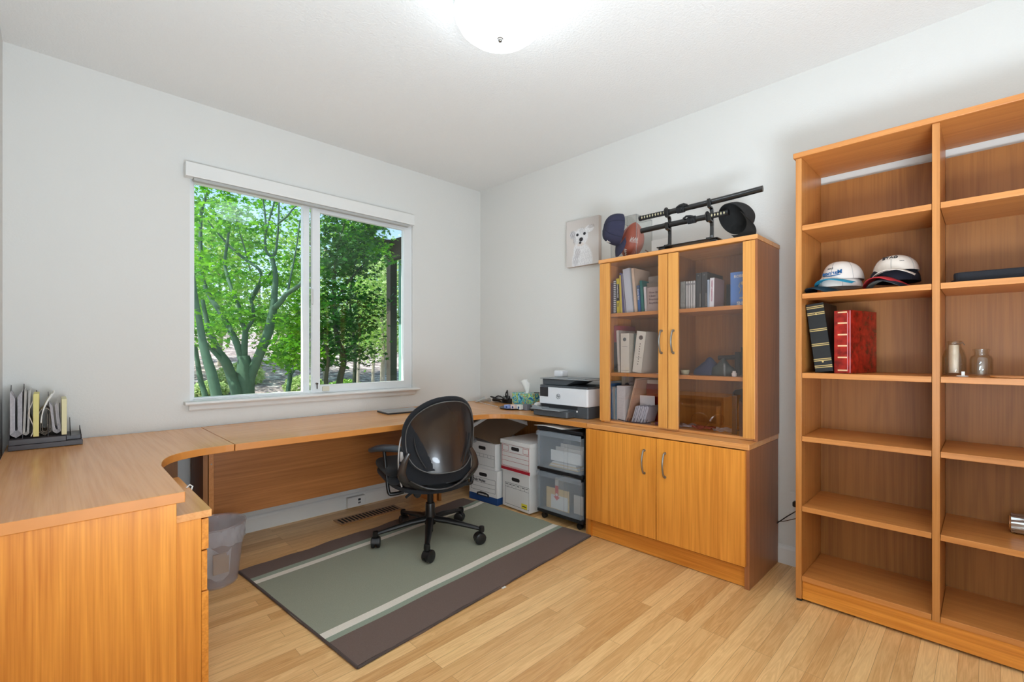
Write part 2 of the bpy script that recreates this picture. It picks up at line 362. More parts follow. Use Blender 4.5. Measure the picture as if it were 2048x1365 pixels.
# outlets and floor register
o = thing('data_outlet', 'white surface box with two data sockets on baseboard under desk', 'outlet', (-1.285, -.03, .045))
build('box', MB().rbox(-1.356, -1.214, -.052, -.015, .012, .088, r=.006, axis='y'), M_white, o, bevel=.003)
build('socket', MB().box(-1.275, -1.255, -.0535, -.052, .055, .071), M_blackm, o)
build('socket', MB().box(-1.275, -1.255, -.0535, -.052, .032, .046), mat('socket_grey', (110, 108, 104), .5), o)
o = thing('floor_register', 'wooden floor vent with dark slots below the desk panel', 'floor vent', (-1.29, -.26, 0))
build('vent_frame', MB().box(-1.53, -1.05, -.325, -.19, .0, .006), wood('vent_wood', 'x', (180, 126, 72), (150, 100, 54)), o, bevel=.002)
sm = MB()
for i in range(17): sm.box(-1.512+i*.0265, -1.498+i*.0265, -.305, -.21, .0055, .0068)
build('slots', sm, mat('slot_dark', (40, 26, 16), .8), o)
o = thing('wall_outlet', 'white wall outlet with plug and dark cords between cabinet and tall bookcase', 'outlet', (0, -2.70, .35))
build('cover_plate', MB().rbox(-.006, 0, -2.74, -2.664, .292, .410, r=.005, axis='x'), M_white, o, bevel=.002)
build('plug', MB().rbox(-.035, -.006, -2.712, -2.684, .338, .368, r=.008, axis='x'), M_black, o, bevel=.003)
m = MB().tube([(-.03, -2.70, .345), (-.04, -2.71, .325), (-.035, -2.66, .28), (-.035, -2.615, .235), (-.03, -2.60, .22)], .0028, 8)
build('power_cord', m, M_black, o, smooth=True)
m = MB().tube([(-.05, -2.74, .30), (-.04, -2.69, .272), (-.03, -2.64, .245), (-.03, -2.60, .235)], .0022, 8)
build('power_cord', m, mat('brown_cord', (90, 70, 55), .5), o, smooth=True, label='thin brown cord')

# ceiling light: mushroom glass dome with metal finial
cl = thing('ceiling_light', 'white frosted glass dome ceiling light, switched on', 'ceiling light', (-1.56, -1.95, H))
LX, LY = -1.56, -1.95
build('base_plate', MB().lathe([(.0, H-.036), (.185, H-.036), (.195, H-.028), (.195, H)], 36, (LX, LY, 0)), M_white, cl, smooth=True)
prof = [(.0, -.180), (.05, -.178), (.10, -.170), (.145, -.153), (.178, -.125), (.197, -.088), (.197, -.052), (.18, -.040), (.10, -.037)]
build('glass_shade', MB().lathe([(r, H+z) for r, z in prof], 48, (LX, LY, 0)), emit('lamp_glass_lit', (228, 243, 255), LAMP_STRENGTH), cl, smooth=60)
build('finial', MB().lathe([(.0, H-.196), (.007, H-.194), (.011, H-.188), (.011, H-.184), (.014, H-.182), (.014, H-.179), (0, H-.178)], 16, (LX, LY, 0)), M_metal, cl, smooth=True)

# ------------------------------------------------------------------ outside the window
G = (150, 190, 90)
def ground_z(x, y):
    b = -.30 + .035*max(0, y-2.5) + .09*max(0, y-7.0) + .02*max(0, y-12)
    return b + .04*math.sin(x*1.3+y*.7) + .03*math.sin(x*2.9-y*1.9)
m, t, b = new_mat('mulch_ground')
tc = N(t, 'ShaderNodeTexCoord'); n = N(t, 'ShaderNodeTexNoise', i_Scale=3.2, i_Detail=8., i_Roughness=.75); t.links.new(tc.outputs['Object'], n.inputs['Vector'])
cr = N(t, 'ShaderNodeValToRGB'); t.links.new(n.outputs['Fac'], cr.inputs[0])
cr.color_ramp.elements[0].position = .38; cr.color_ramp.elements[0].color = lin((96, 84, 86)); cr.color_ramp.elements[1].position = .62; cr.color_ramp.elements[1].color = lin((236, 226, 222))
e = cr.color_ramp.elements.new(.52); e.color = lin((168, 152, 148))
t.links.new(cr.outputs[0], b.inputs['Base Color']); b.inputs['Roughness'].default_value = .95
M_mulch = m
def gfn(u, v):
    x = -16+34*u; y = .16+24*v; return (x, y, ground_z(x, y))
o = build('ground', MB().sheet(gfn, 60, 50), M_mulch, smooth=True); o['kind'] = 'structure'

STAR = []
for k in range(10):
    a = 2*PI*k/10; rr = (1.0 if k % 2 == 0 else .42); rr *= (1.0, 1, .95, 1, .7, 1, .7, 1, .95, 1)[k]
    STAR.append((rr*math.cos(a), rr*math.sin(a)))
STAR = np.array(STAR); DIA = np.array([(1, 0), (.15, .5), (-.8, .25), (-.8, -.25), (.15, -.5)])
def leaf_mesh(name, C, size, m, parent, shape=STAR, tilt=.55, label=None):
    C = np.asarray(C, float); n = len(C); k = len(shape)
    s = size*(.6+.8*rng.random(n))
    nz = np.stack([rng.normal(0, tilt, n), rng.normal(0, tilt, n), np.ones(n)], 1); nz /= np.linalg.norm(nz, axis=1)[:, None]
    a = rng.normal(size=(n, 3)); ex = np.cross(nz, a); ex /= np.linalg.norm(ex, axis=1)[:, None]; ey = np.cross(nz, ex)
    V = C[:, None, :] + s[:, None, None]*(shape[None, :, 0, None]*ex[:, None, :] + shape[None, :, 1, None]*ey[:, None, :])
    droop = (shape[:, 0]**2+shape[:, 1]**2)
    V = V - nz[:, None, :]*(droop[None, :, None]*s[:, None, None]*.18)
    off = np.array(getp(parent)) if parent is not None else np.zeros(3)
    V = V.reshape(-1, 3) - off
    me = bpy.data.meshes.new(name); me.vertices.add(n*k); me.vertices.foreach_set('co', V.ravel())
    me.loops.add(n*k); me.loops.foreach_set('vertex_index', np.arange(n*k)); me.polygons.add(n)
    me.polygons.foreach_set('loop_start', np.arange(0, n*k, k)); me.polygons.foreach_set('loop_total', np.full(n, k))
    me.update(calc_edges=True); me.validate(); me.materials.append(m)
    o = bpy.data.objects.new(name, me); COL.objects.link(o)
    if parent is not None: o.parent = parent
    return o
def smooth_path(P, n=4):
    """Catmull-Rom through (point, radius)"""
    out = []
    for i in range(len(P)-1):
        p0, p1, p2, p3 = P[max(i-1, 0)], P[i], P[i+1], P[min(i+2, len(P)-1)]
        for k in range(n):
            t = k/n
            q = .5*((2*p1[0]) + (p2[0]-p0[0])*t + (2*p0[0]-5*p1[0]+4*p2[0]-p3[0])*t*t + (3*p1[0]-p0[0]-3*p2[0]+p3[0])*t*t*t)
            out.append((q, p1[1]+(p2[1]-p1[1])*t))
    out.append(P[-1]); return out
M_bark = mat('maple_bark', (74, 108, 86), .85, bump=.6, bscale=60, var=.35, vscale=14)
M_barkd = mat('dark_bark', (70, 78, 62), .9, bump=.6, bscale=50, var=.3, vscale=12)
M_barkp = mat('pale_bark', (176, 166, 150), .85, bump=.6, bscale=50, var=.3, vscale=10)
def branches(mb, specs):
    """specs: lists of (px, py, depth, width_px); real radius from the distance"""
    for sp in specs:
        P = [(at(a, b_, d), w_/2/FPX*d) for a, b_, d, w_ in sp]
        P = smooth_path(P, 4); mb.tube([p for p, r in P], [r for p, r in P], 9)
def clusters(n, px, py, dep, spread, layers=.35, per=40, avoid=None):
    C = []
    for _ in range(n):
        a = random.uniform(*px); b_ = random.uniform(*py); d = random.uniform(*dep)
        if avoid and avoid(a, b_): continue
        c = np.array(at(a, b_, d)); s = spread*random.uniform(.6, 1.4)
        q = rng.normal(size=(int(per*random.uniform(.5, 1.5)), 3))*np.array([s, s, s*layers]); C.append(c+q)
    return np.concatenate(C)
M_lf1 = leafy('maple_leaf_bright', (134, 198, 48), (56, 134, 30), .55)
M_lf2 = leafy('maple_leaf_shaded', (58, 120, 40), (30, 84, 28), .4)  # darker copy of the maple leaf, colour lowered for the tree in shade
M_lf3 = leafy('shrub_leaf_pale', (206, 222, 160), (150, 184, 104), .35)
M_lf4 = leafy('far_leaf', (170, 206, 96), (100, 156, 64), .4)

# main multi-stem maple in front of the left pane
mp = thing('maple_tree', 'multi-stem green maple filling the left window pane', 'tree', tuple(at(490, 860, 5.2)))
tb = MB()
branches(tb, [
 [(486, 900, 5.2, 40), (488, 800, 5.2, 38), (490, 752, 5.2, 34), (488, 712, 5.2, 20)],
 [(478, 880, 5.15, 24), (474, 791, 5.1, 22), (462, 751, 5.1, 20), (451, 724, 5.0, 18), (437, 703, 5.0, 13), (426, 678, 4.9, 11), (414, 645, 4.9, 9), (405, 600, 4.9, 7)],
 [(446, 722, 5.0, 12), (436, 713, 4.95, 9), (418, 694, 4.9, 7), (404, 676, 4.8, 4)],
 [(492, 770, 5.2, 24), (484, 719, 5.2, 16), (474, 689, 5.2, 13), (458, 656, 5.3, 11), (438, 621, 5.3, 10), (420, 594, 5.3, 9), (404, 552, 5.3, 8), (401, 478, 5.4, 7), (403, 423, 5.4, 6), (415, 385, 5.4, 4)],
 [(488, 720, 5.2, 13), (489, 687, 5.2, 12), (491, 660, 5.25, 11)],
 [(491, 662, 5.25, 9), (481, 637, 5.3, 8), (478, 612, 5.3, 7), (463, 578, 5.3, 6), (450, 533, 5.4, 6), (453, 497, 5.4, 6), (459, 455, 5.4, 4)],
 [(491, 662, 5.25, 9), (505, 640, 5.3, 7), (506, 615, 5.3, 6), (503, 596, 5.4, 6), (522, 558, 5.4, 5), (516, 537, 5.4, 6), (493, 521, 5.5, 6), (461, 494, 5.5, 5), (430, 460, 5.5, 3), (415, 440, 5.5, 2)],
 [(505, 600, 5.4, 6), (518, 575, 5.5, 5), (532, 560, 5.5, 4), (548, 535, 5.5, 3)],
 [(494, 780, 5.2, 20), (502, 750, 5.2, 19), (512, 726, 5.2, 18), (525, 694, 5.1, 18), (535, 668, 5.1, 18), (542, 641, 5.1, 17), (547, 612, 5.1, 14), (549, 585, 5.1, 12), (551, 551, 5.1, 10), (543, 513, 5.1, 8)],
 [(543, 514, 5.1, 6), (531, 498, 5.1, 5), (531, 441, 5.2, 4), (525, 392, 5.2, 3)],
 [(531, 470, 5.1, 4), (541, 430, 5.2, 4), (552, 395, 5.2, 2)],
 [(543, 515, 5.1, 6), (551, 503, 5.1, 5), (556, 460, 5.1, 4), (558, 400, 5.1, 3)],
 [(556, 447, 5.1, 4), (573, 434, 5.0, 4), (588, 416, 5.0, 3), (610, 402, 5.0, 2)],
 [(546, 618, 5.1, 11), (559, 607, 5.0, 11), (574, 588, 4.9, 9), (600, 570, 4.8, 8), (617, 545, 4.8, 6), (640, 510, 4.7, 4)],
 [(575, 588, 4.9, 6), (580, 560, 5.0, 4), (592, 500, 5.0, 3), (600, 440, 5.0, 2)],
 [(500, 540, 5.5, 3), (490, 500, 5.5, 3), (478, 460, 5.5, 2), (470, 420, 5.5, 1.5)],
])
build('trunk', tb, M_bark, mp, smooth=60)
C1 = clusters(165, (380, 650), (340, 660), (5.0, 7.2), .13, .34, 42, avoid=lambda a, b: (455 < a < 600 and b < 405 and random.random() < .6))
C2 = clusters(52, (385, 640), (600, 700), (5.4, 7.2), .13, .35, 34, avoid=lambda a, b: b > 650 and a < 540 and random.random() < .7)
C3 = clusters(22, (550, 650), (680, 735), (4.8, 5.6), .10, .4, 36)
C4 = clusters(60, (200, 900), (120, 350), (4.2, 6.5), .2, .35, 34)
leaf_mesh('foliage', np.concatenate([C1, C2, C3, C4]), .036, M_lf1, mp)
# leaning neighbour stem at the far left
mp2 = thing('maple_tree', 'slanting maple trunk at the left edge of the window', 'tree', tuple(at(440, 860, 4.4)))
tb = MB()
branches(tb, [[(446, 880, 4.4, 22), (434, 797, 4.4, 20), (424, 751, 4.4, 19), (414, 719, 4.4, 17), (406, 687, 4.4, 15), (400, 650, 4.4, 12), (392, 600, 4.4, 9), (385, 540, 4.4, 6)],
              [(416, 900, 4.7, 12), (411, 800, 4.7, 11), (402, 765, 4.7, 10), (396, 730, 4.7, 9), (390, 690, 4.7, 7)]])
build('trunk', tb, M_bark, mp2, smooth=60)
leaf_mesh('foliage', clusters(26, (330, 420), (400, 690), (4.2, 4.9), .11, .4, 30), .040, M_lf1, mp2)
# small maple seen low between the big stems and the mullion
mp3 = thing('small_maple_tree', 'thin crooked maple trunk low beside the window mullion', 'tree', tuple(at(576, 830, 6.4)))
tb = MB(); branches(tb, [[(575, 850, 6.4, 9), (576, 785, 6.4, 9), (580, 750, 6.4, 9), (572, 728, 6.4, 7), (556, 702, 6.4, 5), (542, 686, 6.4, 4), (535, 670, 6.4, 2)],
                         [(580, 752, 6.4, 6), (588, 742, 6.4, 4), (600, 722, 6.4, 3), (615, 700, 6.4, 2)]])
build('trunk', tb, M_bark, mp3, smooth=60)
leaf_mesh('foliage', clusters(30, (560, 650), (650, 720), (6.1, 6.8), .13, .4, 34), .042, M_lf1, mp3)
# dense maple in the right pane, tree shade put into its leaf colour
mp4 = thing('shaded_maple_tree', 'dense shaded green maple behind the sliding sash', 'tree', tuple(at(680, 850, 5.6)))
tb = MB(); branches(tb, [[(672, 860, 5.6, 15), (678, 771, 5.6, 13), (688, 716, 5.6, 11), (674, 676, 5.6, 10), (669, 616, 5.6, 9), (668, 560, 5.6, 7), (676, 500, 5.6, 5), (690, 440, 5.6, 3)],
                         [(650, 860, 5.3, 12), (652, 760, 5.3, 8), (657, 720, 5.3, 7), (650, 690, 5.3, 5)], [(688, 716, 5.6, 7), (705, 690, 5.6, 5), (722, 668, 5.6, 3)],
                         [(672, 600, 5.6, 5), (700, 560, 5.6, 4), (735, 520, 5.5, 2)]])
build('trunk', tb, M_barkd, mp4, smooth=60)
Ca = clusters(110, (640, 745), (400, 640), (5.0, 6.6), .13, .4, 36)
Cb = clusters(60, (640, 735), (620, 725), (5.3, 6.6), .12, .4, 34)
leaf_mesh('foliage', np.concatenate([Ca, Cb]), .036, M_lf2, mp4)
mp5 = thing('maple_branch_tree', 'sunlit yellow-green maple crown near the eave', 'tree', tuple(at(700, 900, 7.6)))
tb = MB(); branches(tb, [[(704, 960, 7.6, 10), (708, 780, 7.6, 8), (710, 700, 7.6, 6), (700, 600, 7.4, 4), (715, 500, 6.8, 3), (730, 455, 6.2, 2)]])
build('trunk', tb, M_barkd, mp5, smooth=60)
leaf_mesh('foliage', clusters(42, (690, 768), (432, 520), (5.6, 7.2), .11, .4, 34), .036, M_lf1, mp5)
# pale trunks and mid-distance trees
def mid_tree(px, dep, base_py, w_, top_py, label, leafm, n, pxr, pyr, bark=None, name='garden_tree', sz=.05, group=None):
    o = thing(name, label, 'tree', tuple(at(px, base_py, dep)), group=group)
    tb = MB(); branches(tb, [[(px, base_py+40, dep, w_*1.1), (px, base_py-40, dep, w_), (px+3, base_py-90, dep, w_*.8), (px-2, top_py+20, dep, w_*.6), (px+2, top_py, dep, w_*.4)]])
    build('trunk', tb, bark or M_barkp, o, smooth=60)
    leaf_mesh('foliage', clusters(n, pxr, pyr, (dep-.8, dep+.8), .30, .55, 36), sz, leafm, o, tilt=.8)
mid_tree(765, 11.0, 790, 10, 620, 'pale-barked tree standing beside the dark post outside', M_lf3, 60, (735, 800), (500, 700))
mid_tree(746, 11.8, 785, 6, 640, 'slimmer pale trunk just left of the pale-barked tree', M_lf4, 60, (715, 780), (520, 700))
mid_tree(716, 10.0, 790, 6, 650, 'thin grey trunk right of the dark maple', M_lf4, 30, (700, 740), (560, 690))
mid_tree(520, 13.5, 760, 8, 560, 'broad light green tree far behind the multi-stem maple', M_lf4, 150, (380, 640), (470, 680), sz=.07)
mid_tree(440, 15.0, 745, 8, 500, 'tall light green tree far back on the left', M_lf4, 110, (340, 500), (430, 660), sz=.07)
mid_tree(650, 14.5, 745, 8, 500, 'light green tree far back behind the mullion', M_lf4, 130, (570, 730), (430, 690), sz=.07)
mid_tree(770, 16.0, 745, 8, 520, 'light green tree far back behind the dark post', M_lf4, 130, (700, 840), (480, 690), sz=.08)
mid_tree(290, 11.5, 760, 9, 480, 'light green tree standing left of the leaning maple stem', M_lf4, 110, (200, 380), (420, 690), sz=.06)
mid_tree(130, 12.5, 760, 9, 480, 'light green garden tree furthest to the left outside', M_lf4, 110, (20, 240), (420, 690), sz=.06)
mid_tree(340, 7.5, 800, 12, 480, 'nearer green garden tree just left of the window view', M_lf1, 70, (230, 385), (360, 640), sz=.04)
def shrub(px, py, dep, rpx, label, m):
    c = at(px, py, dep); r = rpx/FPX*dep; c.z = ground_z(c.x, c.y)+r*.45
    o = thing('shrub', label, 'shrub', (c.x, c.y, c.z-r*.45))
    q = rng.normal(size=(1900, 3)); q /= np.linalg.norm(q, axis=1)[:, None]; q *= (.75+.3*rng.random((1900, 1))); q *= np.array([r*1.35, r*1.2, r*.8])
    leaf_mesh('foliage', q+np.array(c), .045, m, o, DIA, tilt=1.2)
    tb = MB()
    for k in range(5):
        a = k*1.26; tb.tube([(c.x, c.y, c.z-r*.5), (c.x+.3*r*math.cos(a), c.y+.3*r*math.sin(a), c.z), (c.x+.7*r*math.cos(a), c.y+.7*r*math.sin(a), c.z+r*.4)], [.02, .015, .006], 6)
    build('stems', tb, M_barkd, o)
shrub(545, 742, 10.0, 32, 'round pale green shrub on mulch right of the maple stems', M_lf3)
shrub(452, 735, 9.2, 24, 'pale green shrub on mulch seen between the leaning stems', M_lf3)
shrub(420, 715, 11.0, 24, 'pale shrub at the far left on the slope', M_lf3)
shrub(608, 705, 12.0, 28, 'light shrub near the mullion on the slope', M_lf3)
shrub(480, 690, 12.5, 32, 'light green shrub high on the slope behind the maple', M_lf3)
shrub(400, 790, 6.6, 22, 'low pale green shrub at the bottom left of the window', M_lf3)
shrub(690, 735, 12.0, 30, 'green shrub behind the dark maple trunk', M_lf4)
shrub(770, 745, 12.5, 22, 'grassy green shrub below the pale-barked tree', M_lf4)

# the wing of the house on the right: post, end beam, eave board and glazed wall
hw = thing('house_wing', 'dark framed wing of house with pale blue door and eave', 'building', (1.35, 4.0, -.2))
M_dk = mat('dark_brown_stain', (72, 66, 58), .7, var=.1); M_eave = mat('eave_pale_grey', (172, 196, 190), .6)
M_teal = mat('pale_teal_panel', (150, 200, 188), .45)
build('post', MB().box(1.29, 1.42, 3.92, 4.06, -.35, 3.10), M_dk, hw, bevel=.005)
build('end_beam', MB().prism([(.60, 3.13), (.90, 3.0), (1.42, 3.0), (1.42, 3.16), (.60, 3.16)], 3.92, 4.02, 'y'), M_dk, hw)
build('bracket', MB().prism([(1.13, 3.0), (1.29, 2.80), (1.29, 3.0)], 3.96, 4.0, 'y'), M_dk, hw)
build('top_beam', MB().box(1.30, 1.42, .30, 3.92, 2.82, 3.16), M_dk, hw)
build('roof_slab', MB().prism([(.55, 3.16), (.55, 3.34), (3.4, 4.3), (3.4, 4.16)], .20, 4.25, 'y'), M_eave, hw)
build('fascia_board', MB().box(.52, .555, .20, 4.28, 3.16, 3.36), M_eave, hw)
build('door_panel', MB().box(1.44, 1.50, .30, 3.90, .55, 2.82), M_teal, hw, label='pale teal wall panel')
build('low_wall', MB().box(1.40, 1.55, .30, 3.90, -.35, .55), M_dk, hw)
for yy in (.9, 1.9, 2.9): build('window_stile', MB().box(1.41, 1.44, yy, yy+.07, .55, 2.82), M_dk, hw)
def on(px, py, z):
    d = ray_dir(px, py); t = (z-CAM.z)/d.z; return CAM + d*t
# ------------------------------------------------------------------ U-shaped desk
DZ, DT = .730, .035
EDGE = mat('plain_cherry_edge', (208, 134, 62), .4, var=.08, vscale=20)
def curve(pts, n=6):
    P = [(Vector((a, b, 0)), 0) for a, b in pts]; return [(p.x, p.y) for p, _ in smooth_path(P, n)]
d1 = thing('corner_desk', 'left corner desk wing with curved inner edge and solid end panel', 'desk', (-2.85, -.8, 0), group=None)
pl = [(-3.105, -.012), (-2.292, -.012), (-2.292, -.772)] + curve([(-2.33, -.772), (-2.44, -.785), (-2.54, -.835), (-2.60, -.93), (-2.628, -1.06)], 5) + [(-2.632, -1.562), (-3.105, -1.562)]
edge_band(build('desktop', MB().prism(pl, DZ-DT, DZ), [T_['y']], d1, bevel=.002), EDGE)
build('end_panel', MB().box(-3.08, -2.655, -1.555, -1.53, .0, DZ-DT-.001), W['z'], d1, bevel=.0015)
build('back_panel', MB().box(-3.09, -3.07, -1.53, -.20, .18, DZ-DT-.001), BK, d1)
build('corner_panel', MB().box(-3.05, -2.42, -.10, -.08, .12, DZ-DT-.001), BK, d1)
build('leg', MB().box(-2.345, -2.322, -.36, -.05, 0, DZ-DT-.001), BK, d1)
d2 = thing('straight_desk', 'straight desk section under the window with brown modesty panel', 'desk', (-1.53, -.4, 0))
pl = [(-2.289, -.012), (-.764, -.012), (-.764, -.797), (-1.4, -.80), (-2.289, -.775)]
edge_band(build('desktop', MB().prism(pl, DZ-DT, DZ), [T_['x']], d2, bevel=.002), EDGE)
build('modesty_panel', MB().box(-2.288, -.80, -.300, -.282, .225, DZ-DT-.001), wood('cherry_modesty', 'x', (184, 120, 66), (150, 92, 46), rough=.3), d2, bevel=.0015)
build('leg', MB().box(-2.318, -2.293, -.36, -.05, 0, DZ-DT-.001), E_, d2, bevel=.0015)
build('leg', MB().box(-.79, -.765, -.36, -.05, 0, DZ-DT-.001), E_, d2, bevel=.0015)
for z in (.655, .56): build('screw', MB().lathe([(0, -.002), (.004, -.002), (.004, .0)], 10, (-2.305, -.36, z), axis='y'), M_metal, d2)
d3 = thing('corner_desk', 'right corner desk wing curving round to the glass-door cabinet', 'desk', (-.3, -.8, 0))
pl = [(-.761, -.012), (-.003, -.012), (-.003, -1.608), (-.461, -1.608)] + curve([(-.461, -1.50), (-.462, -1.337), (-.478, -1.08), (-.52, -.93), (-.60, -.842), (-.70, -.802), (-.761, -.797)], 4)
edge_band(build('desktop', MB().prism(pl, DZ-DT, DZ), [T_['y']], d3, bevel=.002), EDGE)
build('end_panel', MB().box(-.445, -.01, -1.606, -1.582, 0, DZ-DT-.001), E_, d3, bevel=.0015)
build('back_panel', MB().box(-.04, -.022, -1.58, -.05, .20, DZ-DT-.001), BK, d3)
build('leg', MB().box(-.742, -.72, -.36, -.05, 0, DZ-DT-.001), BK, d3)

# drawer pedestal
pd = thing('drawer_pedestal', 'low cherry drawer pedestal tucked under the left desk wing', 'drawer unit', (-2.78, -1.22, 0))
build('top', MB().box(-2.99, -2.548, -1.524, -.93, .618, .643), T_['y'], pd, bevel=.0015)
build('body', MB().box(-2.985, -2.578, -1.518, -.935, .0, .617), W['z'], pd, bevel=.0015)
for z0, z1, dx in ((.505, .612, 0), (.362, .500, .004), (.03, .357, 0)):
    dr = build('drawer', MB().box(-2.577, -2.556-dx, -1.516, -.937, z0, z1), W['y'], pd, bevel=.0015)
    build('handle', MB().tube([(-2.558, -1.29, z1-.03), (-2.535, -1.28, z1-.03), (-2.53, -1.23, z1-.03), (-2.535, -1.17, z1-.03), (-2.558, -1.16, z1-.03)], .005, 8), M_metal, dr, smooth=True) if False else None
build('cable_clip', MB().tube([(-2.56, -1.16, .645), (-2.548, -1.16, .655), (-2.54, -1.165, .648), (-2.545, -1.17, .636)], .003, 8), M_white, pd, smooth=True)

# ------------------------------------------------------------------ base cabinet and glass-door hutch
def bow(y, z0, z1, x, out=.028, r=.0052):
    zm = (z0+z1)/2; h = (z1-z0)/2
    mb = MB(); P = [(x, y, z1)] + [(x-out*(1-(k/6)**2)**.5*.98-.002, y, zm-h*k/6*.99) for k in range(-6, 7)][::1] + [(x, y, z0)]
    P = [(x, y, z1), (x-.012, y, z1-.001)] + [(x-.014-out*.6*math.cos(k/5*PI/2), y, zm-h*.97*k/5) for k in range(-5, 6)] + [(x-.012, y, z0+.001), (x, y, z0)]
    mb.tube(P, r, 8, sy=1.0); mb.lathe([(.0, -.001), (.008, -.001), (.008, .003), (0, .003)], 12, (x-.002, y, z1), axis='x').lathe([(.0, -.001), (.008, -.001), (.008, .003), (0, .003)], 12, (x-.002, y, z0), axis='x')
    return mb
bc = thing('base_cabinet', 'low cherry cabinet with two doors below the glass-door hutch', 'cabinet', (-.24, -2.11, 0))
build('top', MB().box(-.474, -.006, -2.607, -1.612, .702, .731), T_['y'], bc, bevel=.002)
build('side_panel', MB().box(-.468, -.01, -1.638, -1.614, 0, .701), W['z'], bc, bevel=.001)
build('side_panel', MB().box(-.468, -.01, -2.606, -2.582, 0, .701), wood('cherry_side_shaded', 'z', (168, 108, 66), (140, 84, 48), rough=.35), bc, bevel=.001)  # darker copy of the cherry, the side's shade put into the colour
build('back_panel', MB().box(-.02, -.012, -2.58, -1.64, .02, .70), BK, bc)
build('bottom', MB().box(-.445, -.022, -2.581, -1.639, .10, .118), W['y'], bc)
build('plinth', MB().box(-.45, -.43, -2.581, -1.639, .004, .10), W['y'], bc)
dr = build('door', MB().box(-.488, -.469, -2.107, -1.617, .118, .698), wood('cherry_door_a', 'z', LA, LB, off=.37), bc, bevel=.0012)
build('door_handle', bow(-2.035, .488, .621, -.489), M_metal, dr, smooth=True)
dr = build('door', MB().box(-.488, -.469, -2.592, -2.111, .118, .698), wood('cherry_door_b', 'z', LA, LB, off=1.9), bc, bevel=.0012)
build('door_handle', bow(-2.164, .488, .622, -.489), M_metal, dr, smooth=True)

hu = thing('display_hutch', 'cherry hutch with two glass doors standing on base cabinet', 'cabinet', (-.19, -2.12, .732))
HB = .732
build('top', MB().box(-.376, -.006, -2.614, -1.634, 1.778, 1.802), T_['y'], hu, bevel=.002)
build('side_panel', MB().box(-.352, -.01, -1.662, -1.640, HB, 1.777), W['z'], hu, bevel=.001)
build('side_panel', MB().box(-.368, -.01, -2.612, -2.590, HB, 1.777), MATS['cherry_side_shaded'], hu, bevel=.001)
build('center_panel', MB().box(-.345, -.022, -2.131, -2.113, HB+.018, 1.777), BK, hu)
build('back_panel', MB().box(-.021, -.012, -2.589, -1.663, HB, 1.777), BK, hu)
build('bottom', MB().box(-.35, -.022, -2.589, -1.663, HB, HB+.016), T_['y'], hu)
for z in (1.446, 1.060):
    build('shelf', MB().box(-.340, -.022, -2.112, -1.663, z-.022, z), E_, hu, bevel=.001)
    build('shelf', MB().box(-.340, -.022, -2.589, -2.132, z-.022, z), E_, hu, bevel=.001)
M_dgl = thin_glass('door_glass', (.93, .91, .92), .075, .8)
for ya, yb, wa, wb, yh, off in ((-1.642, -2.119, .074, .058, -2.083, .2), (-2.124, -2.601, .060, .060, -2.157, 2.3)):
    wd = wood('cherry_stile_%d' % (off*10), 'z', (222, 158, 82), (196, 126, 56), off=off)
    dr = build('door', MB().box(-.374, -.354, ya, ya-wa, HB+.012, 1.774).box(-.374, -.354, yb+wb, yb, HB+.012, 1.774), wd, hu, bevel=.0015, label='glazed door with two upright stiles and no rails')
    build('glass_pane', MB().box(-.365, -.361, ya-wa+.004, yb+wb-.004, HB+.014, 1.772), M_dgl, dr)
    build('door_handle', bow(yh, 1.190, 1.320, -.375), M_metal, dr, smooth=True)

# ------------------------------------------------------------------ tall bookcase
bk = thing('bookcase', 'tall open cherry bookcase with two bays along the right wall', 'bookcase', (-.21, -3.29, 0))
SW = wood('cherry_case_side', 'z', (206, 140, 74), (176, 110, 48), rough=.35)
build('side_panel', MB().box(-.40, -.025, -2.818, -2.793, 0.012, 2.124), SW, bk, bevel=.001)
build('side_panel', MB().box(-.40, -.025, -3.800, -3.775, 0.012, 2.124), SW, bk, bevel=.001)
build('center_panel', MB().box(-.40, -.035, -3.308, -3.284, .0995, 2.124), SW, bk, bevel=.001)
build('top', MB().box(-.41, -.02, -3.81, -2.784, 2.125, 2.150), E_, bk, bevel=.003)
build('plinth', MB().box(-.392, -.372, -3.774, -2.819, .012, .099), W['y'], bk, bevel=.001)
for ya, yb in ((-2.819, -3.283), (-3.309, -3.774)):
    build('back_panel', MB().box(-.035, -.027, ya, yb, .10, 2.082), BK, bk)
    for z in (.124, .457, .792, 1.095, 1.474, 1.800):
        build('shelf', MB().box(-.398, -.036, ya-.0005, yb+.0005, z-.024, z), E_, bk, bevel=.001)
build('foot', MB().box(-.395, -.36, -2.816, -2.796, 0, .011), M_black, bk)
build('foot', MB().box(-.395, -.36, -3.797, -3.777, 0, .011), M_black, bk)
pg = MB()
for x in (-.34, -.10):
    for k in range(52): pg.lathe([(0, -.0004), (.0022, -.0004), (.0022, .0004), (0, .0004)], 6, (x, -2.8185, .17+.037*k), axis='y')
build('shelf_pin_holes', pg, mat('pin_hole', (176, 130, 80), .6), bk)['kind'] = 'stuff'

